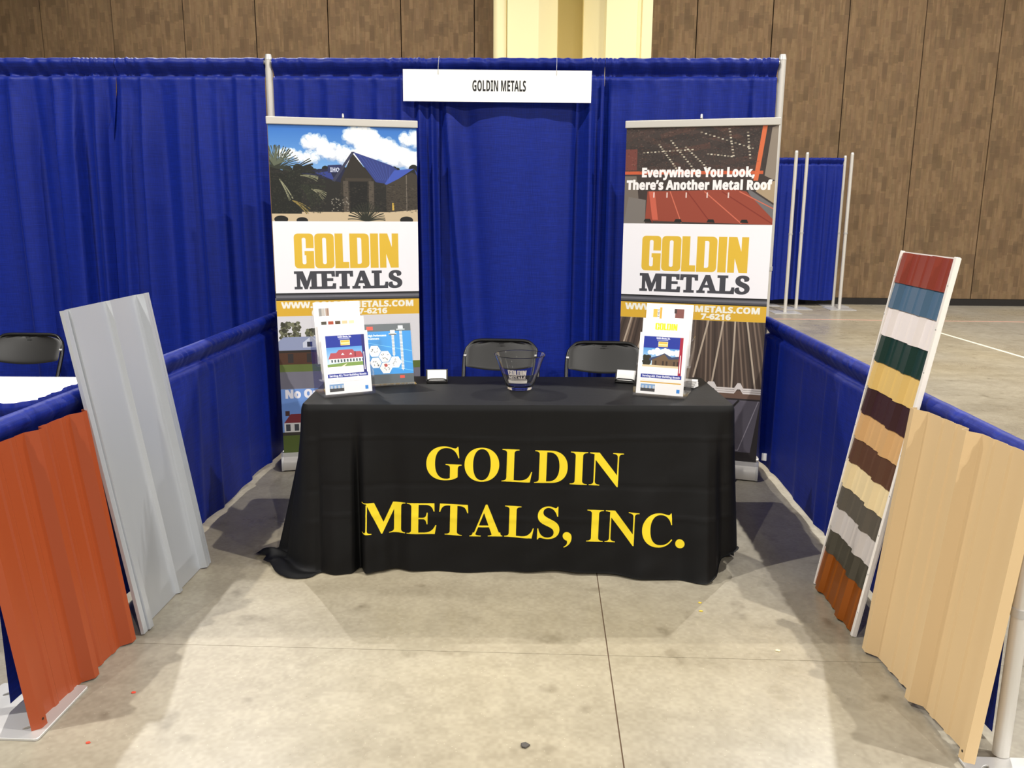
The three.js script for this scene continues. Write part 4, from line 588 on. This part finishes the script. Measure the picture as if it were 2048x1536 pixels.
cardHolder('black card holder between the blue catalogue and the glass bowl', 'white business cards in the holder beside the blue catalogue', -0.362, 1.335, 0.12);
cardHolder('black card holder beside the brown building flyer', 'white business cards in the holder beside the brown building flyer', 0.548, 1.275, -0.3);
{ const t = thing('paper_stack', 'small stack of white cards behind the right tiered holder', 'papers', [0.838, TOPY, 1.345], -0.6); for (let k = 0; k < 3; k++) { const g = box(0.08, 0.01, 0.05, 0, 0.0055 + k * 0.0105, 0); g.rotateY(k * 0.12); part('sheet_bundle', g, M.paper, t); } }
{ // glass bowl
  const t = thing('glass_bowl', 'clear glass bowl with a pale etched logo on the table', 'bowl', [0.04, TOPY + 0.001, 1.452]);
  const pr = [[0, 0.0], [0.054, 0.0], [0.06, 0.003], [0.0625, 0.01], [0.07, 0.03], [0.088, 0.08], [0.103, 0.125], [0.1165, 0.158], [0.1178, 0.16], [0.1168, 0.1615], [0.1145, 0.16], [0.1, 0.125], [0.085, 0.08], [0.0665, 0.032], [0.058, 0.018], [0.05, 0.014], [0, 0.013]].map(([x, y]) => new THREE.Vector2(x, y));
  const b = part('bowl', new THREE.LatheGeometry(new THREE.SplineCurve(pr).getPoints(110), 96), M.glass, t);
  const logo = canvasTexture(512, 384, (g, w, h) => { g.clearRect(0, 0, w, h); blockWord(g, 'GOLDIN', 60, 10, 390, 130, '#e9e2da'); fitText(g, 'METALS', 50, 225, 400, 66, 'bold $ serif', '#e9e2da', 4); g.fillStyle = '#e9e2da'; g.fillRect(20, 244, 472, 14); g.fillRect(10, 270, 492, 74); });
  const rad = (y) => lerp(0.0625, 0.103, (y - 0.01) / 0.115) + 0.0007;
  const dg = surface(28, 12, (u, v) => { const y = lerp(0.104, 0.03, v), a = lerp(-0.74, 0.5, u), R = rad(y) + 0.0008; return [Math.sin(a) * R, y, Math.cos(a) * R]; });
  part('etched_logo', dg, std(0xffffff, 0.9, 0, { map: logo, transparent: true, side: THREE.DoubleSide }), t, 'pale etched logo'); b.name = 'vessel';
}

// ------------------------------------------------------------------ folding chairs
function chair(label, x, z, turn) {
  const t = thing('folding_chair', label, 'chair', [x, 0, z], turn, 'black folding chairs');
  const w = 0.215, f = (y) => lerp(0.43, -0.07, y / 0.815), frame = [V(-w, 0.012, f(0.012)), V(-w, 0.4, f(0.4)), V(-w, 0.7, f(0.7)), V(-w + 0.012, 0.765, f(0.765)), V(-w + 0.05, 0.803, f(0.803)), V(-w + 0.1, 0.812, f(0.812)), V(w - 0.1, 0.812, f(0.812)), V(w - 0.05, 0.803, f(0.803)), V(w - 0.012, 0.765, f(0.765)), V(w, 0.7, f(0.7)), V(w, 0.4, f(0.4)), V(w, 0.012, f(0.012))];
  part('front_frame', tube(frame, 0.0115, 110, 10), M.blackTube, t);
  const rear = (s) => [V(s * (w - 0.024), 0.012, -0.07), V(s * (w - 0.024), 0.2, 0.04), V(s * (w - 0.024), 0.42, 0.17)];
  for (const s of [-1, 1]) { part('rear_leg', tube(rear(s), 0.0105, 24, 10), M.blackTube, t); part('pivot', new THREE.CylinderGeometry(0.008, 0.008, 0.016, 12).rotateZ(Math.PI / 2).translate(s * (w - 0.005), 0.73, f(0.73) + 0.012), M.steel, t); for (const [yy, zz, xx] of [[0, f(0.0), w], [0, -0.077, w - 0.024]]) part('foot_cap', new THREE.CylinderGeometry(0.014, 0.015, 0.03, 14).translate(s * xx, 0.015, zz), M.blackPlastic, t); }
  part('rear_brace', rod(V(-w + 0.024, 0.14, 0.005), V(w - 0.024, 0.14, 0.005), 0.008), M.blackTube, t); part('front_brace', rod(V(-w, 0.16, f(0.16)), V(w, 0.16, f(0.16)), 0.008), M.blackTube, t);
  const bh = (v) => 0.205 * Math.pow(1 - Math.pow(Math.abs(v - 0.4) / 0.6, v > 0.4 ? 5 : 40), 0.42) * (v < 0.03 ? 0.985 : 1);   // half width up the backrest
  const shell = (sgn) => surface(28, 18, (u, q) => { const v = 1 - q, k = (u - 0.5) * 2 * sgn, x = k * Math.max(0.05, bh(v)), y = lerp(0.672 - 0.024 * (1 - k * k), 0.809, v), e = Math.sqrt(Math.max(0, 1 - Math.pow(Math.abs(k), 8))) * Math.sqrt(Math.max(0, 1 - Math.pow(Math.abs(v * 2 - 1), 8))); return [x, y, f(y) + 0.008 - 0.022 * (1 - k * k) + sgn * 0.008 * e]; });
  const bk2 = part('backrest', mergeGeometries([shell(1), shell(-1)]), M.blackPlastic, t); bk2.position.z = 0.006;
  part('handle_slot', rbox(0.03, 0.005, 0.004, 0.0015, 0, 0.797, f(0.79) + 0.012), M.black, t);
  const seat = rbox(0.385, 0.026, 0.39, 0.012, 0, 0.442, 0.22, 4); part('seat', seat, M.blackPlastic, t);
  return t;
}
chair('black folding chair behind the glass bowl', -0.098, 0.46, 0);
chair('black folding chair behind the table, beside the red roof banner', 0.498, 0.5, -0.04);
chair('black folding chair at the white neighbouring table', -2.93, 0.46, 0.03);

// ------------------------------------------------------------------ neighbouring table with white top and blue skirt
{
  const t = thing('skirted_table', 'neighbouring table with a white plastic top and blue pleated skirt', 'table', [-2.955, 0, 1.66], 0.05);
  part('tabletop', rbox(1.83, 0.032, 0.6, 0.014, 0, 0.736, 0, 3), std(0xf7f6f4, 0.5), t);
  for (const s of [-1, 1]) for (const k of [-1, 1]) part('leg', rod(V(s * 0.72, 0, k * 0.24), V(s * 0.72, 0.72, k * 0.24), 0.014), M.blackTube, t);
  const hw = 0.93, hd = 0.315, path = []; const add = (x, z, nx, nz) => path.push([x, z, nx, nz]);
  for (let i = 0; i <= 160; i++) add(-hw + (2 * hw - 0.06) * i / 160, hd, 0, 1); for (let i = 1; i < 12; i++) { const a = Math.PI / 2 * (1 - i / 12); add(hw - 0.06 + 0.06 * Math.cos(a), hd - 0.06 + 0.06 * Math.sin(a), Math.cos(a), Math.sin(a)); } for (let i = 0; i <= 60; i++) add(hw, hd - 0.06 - (2 * hd - 0.06) * i / 60, 1, 0);
  const n = path.length - 1;
  const sk = surface(n * 3, 24, (u, v) => { const q = Math.min(n - 1e-6, u * n), i = Math.floor(q), f = q - i, A = path[i], B = path[i + 1], x = lerp(A[0], B[0], f), z = lerp(A[1], B[1], f); const d = (0.006 + 0.014 * smooth(0.0, 0.4, v)) * Math.sin(u * n * 0.85) + 0.03 * v; return [x + A[2] * d, lerp(0.758, 0.03, v) + 0.004 * Math.sin(u * 60) * (1 - v), z + A[3] * d]; }, (u, v) => [u * 5, v * 1.5]);
  part('skirt', sk, M.drape, t);
  const band = surface(n, 4, (u, v) => { const q = Math.min(n - 1e-6, u * n), i = Math.floor(q), A = path[i]; const d = 0.014 + 0.008 * Math.sin(v * Math.PI) + 0.003 * Math.sin(u * 300); return [A[0] + A[2] * d, lerp(0.765, 0.715, v) + 0.003 * Math.sin(u * 90), A[1] + A[3] * d]; }, (u, v) => [u * 5, v * 0.1]);
  part('skirt_band', band, M.drape, t);
}

// ------------------------------------------------------------------ scraps on the floor
function scrap(label, x, z, s, color, seed, group) { const r = rng(seed), pts = []; for (let i = 0; i < 9; i++) { const a = i / 9 * Math.PI * 2; pts.push(new THREE.Vector2(Math.cos(a) * s * (0.5 + r() * 0.6), Math.sin(a) * s * (0.4 + r() * 0.5))); }
  const g = new THREE.ExtrudeGeometry(new THREE.Shape(pts), { depth: s * 0.25, bevelEnabled: true, bevelSize: s * 0.08, bevelThickness: s * 0.08, bevelSegments: 1 }).rotateX(-Math.PI / 2); solo('scrap', g, std(color, 0.7), label, 'scrap', [x, s * 0.08 + 0.0003, z], 0, group); }
scrap('small red scrap on the floor in front of the rust-coloured sheet', -1.189, 2.828, 0.008, 0xd2452f, 1, 'red scraps on the floor');
scrap('small red scrap on the floor in front of the steel base plate', -1.197, 3.095, 0.007, 0xd2452f, 2, 'red scraps on the floor');
scrap('crumpled dark scrap on the open concrete floor', 0.108, 3.046, 0.016, 0x4a4642, 3);
scrap('tiny yellow scrap on the floor in front of the throw', 0.802, 2.076, 0.007, 0xd8bd45, 4, 'yellow scraps on the floor');
scrap('tiny yellow scrap on the floor in front of the throw', 0.793, 2.15, 0.008, 0xd8bd45, 5, 'yellow scraps on the floor');
scrap('small pale scrap on the floor in front of the colour sample board', 1.019, 2.447, 0.009, 0xe3d9b0, 6);

renderer.render(scene, camera);
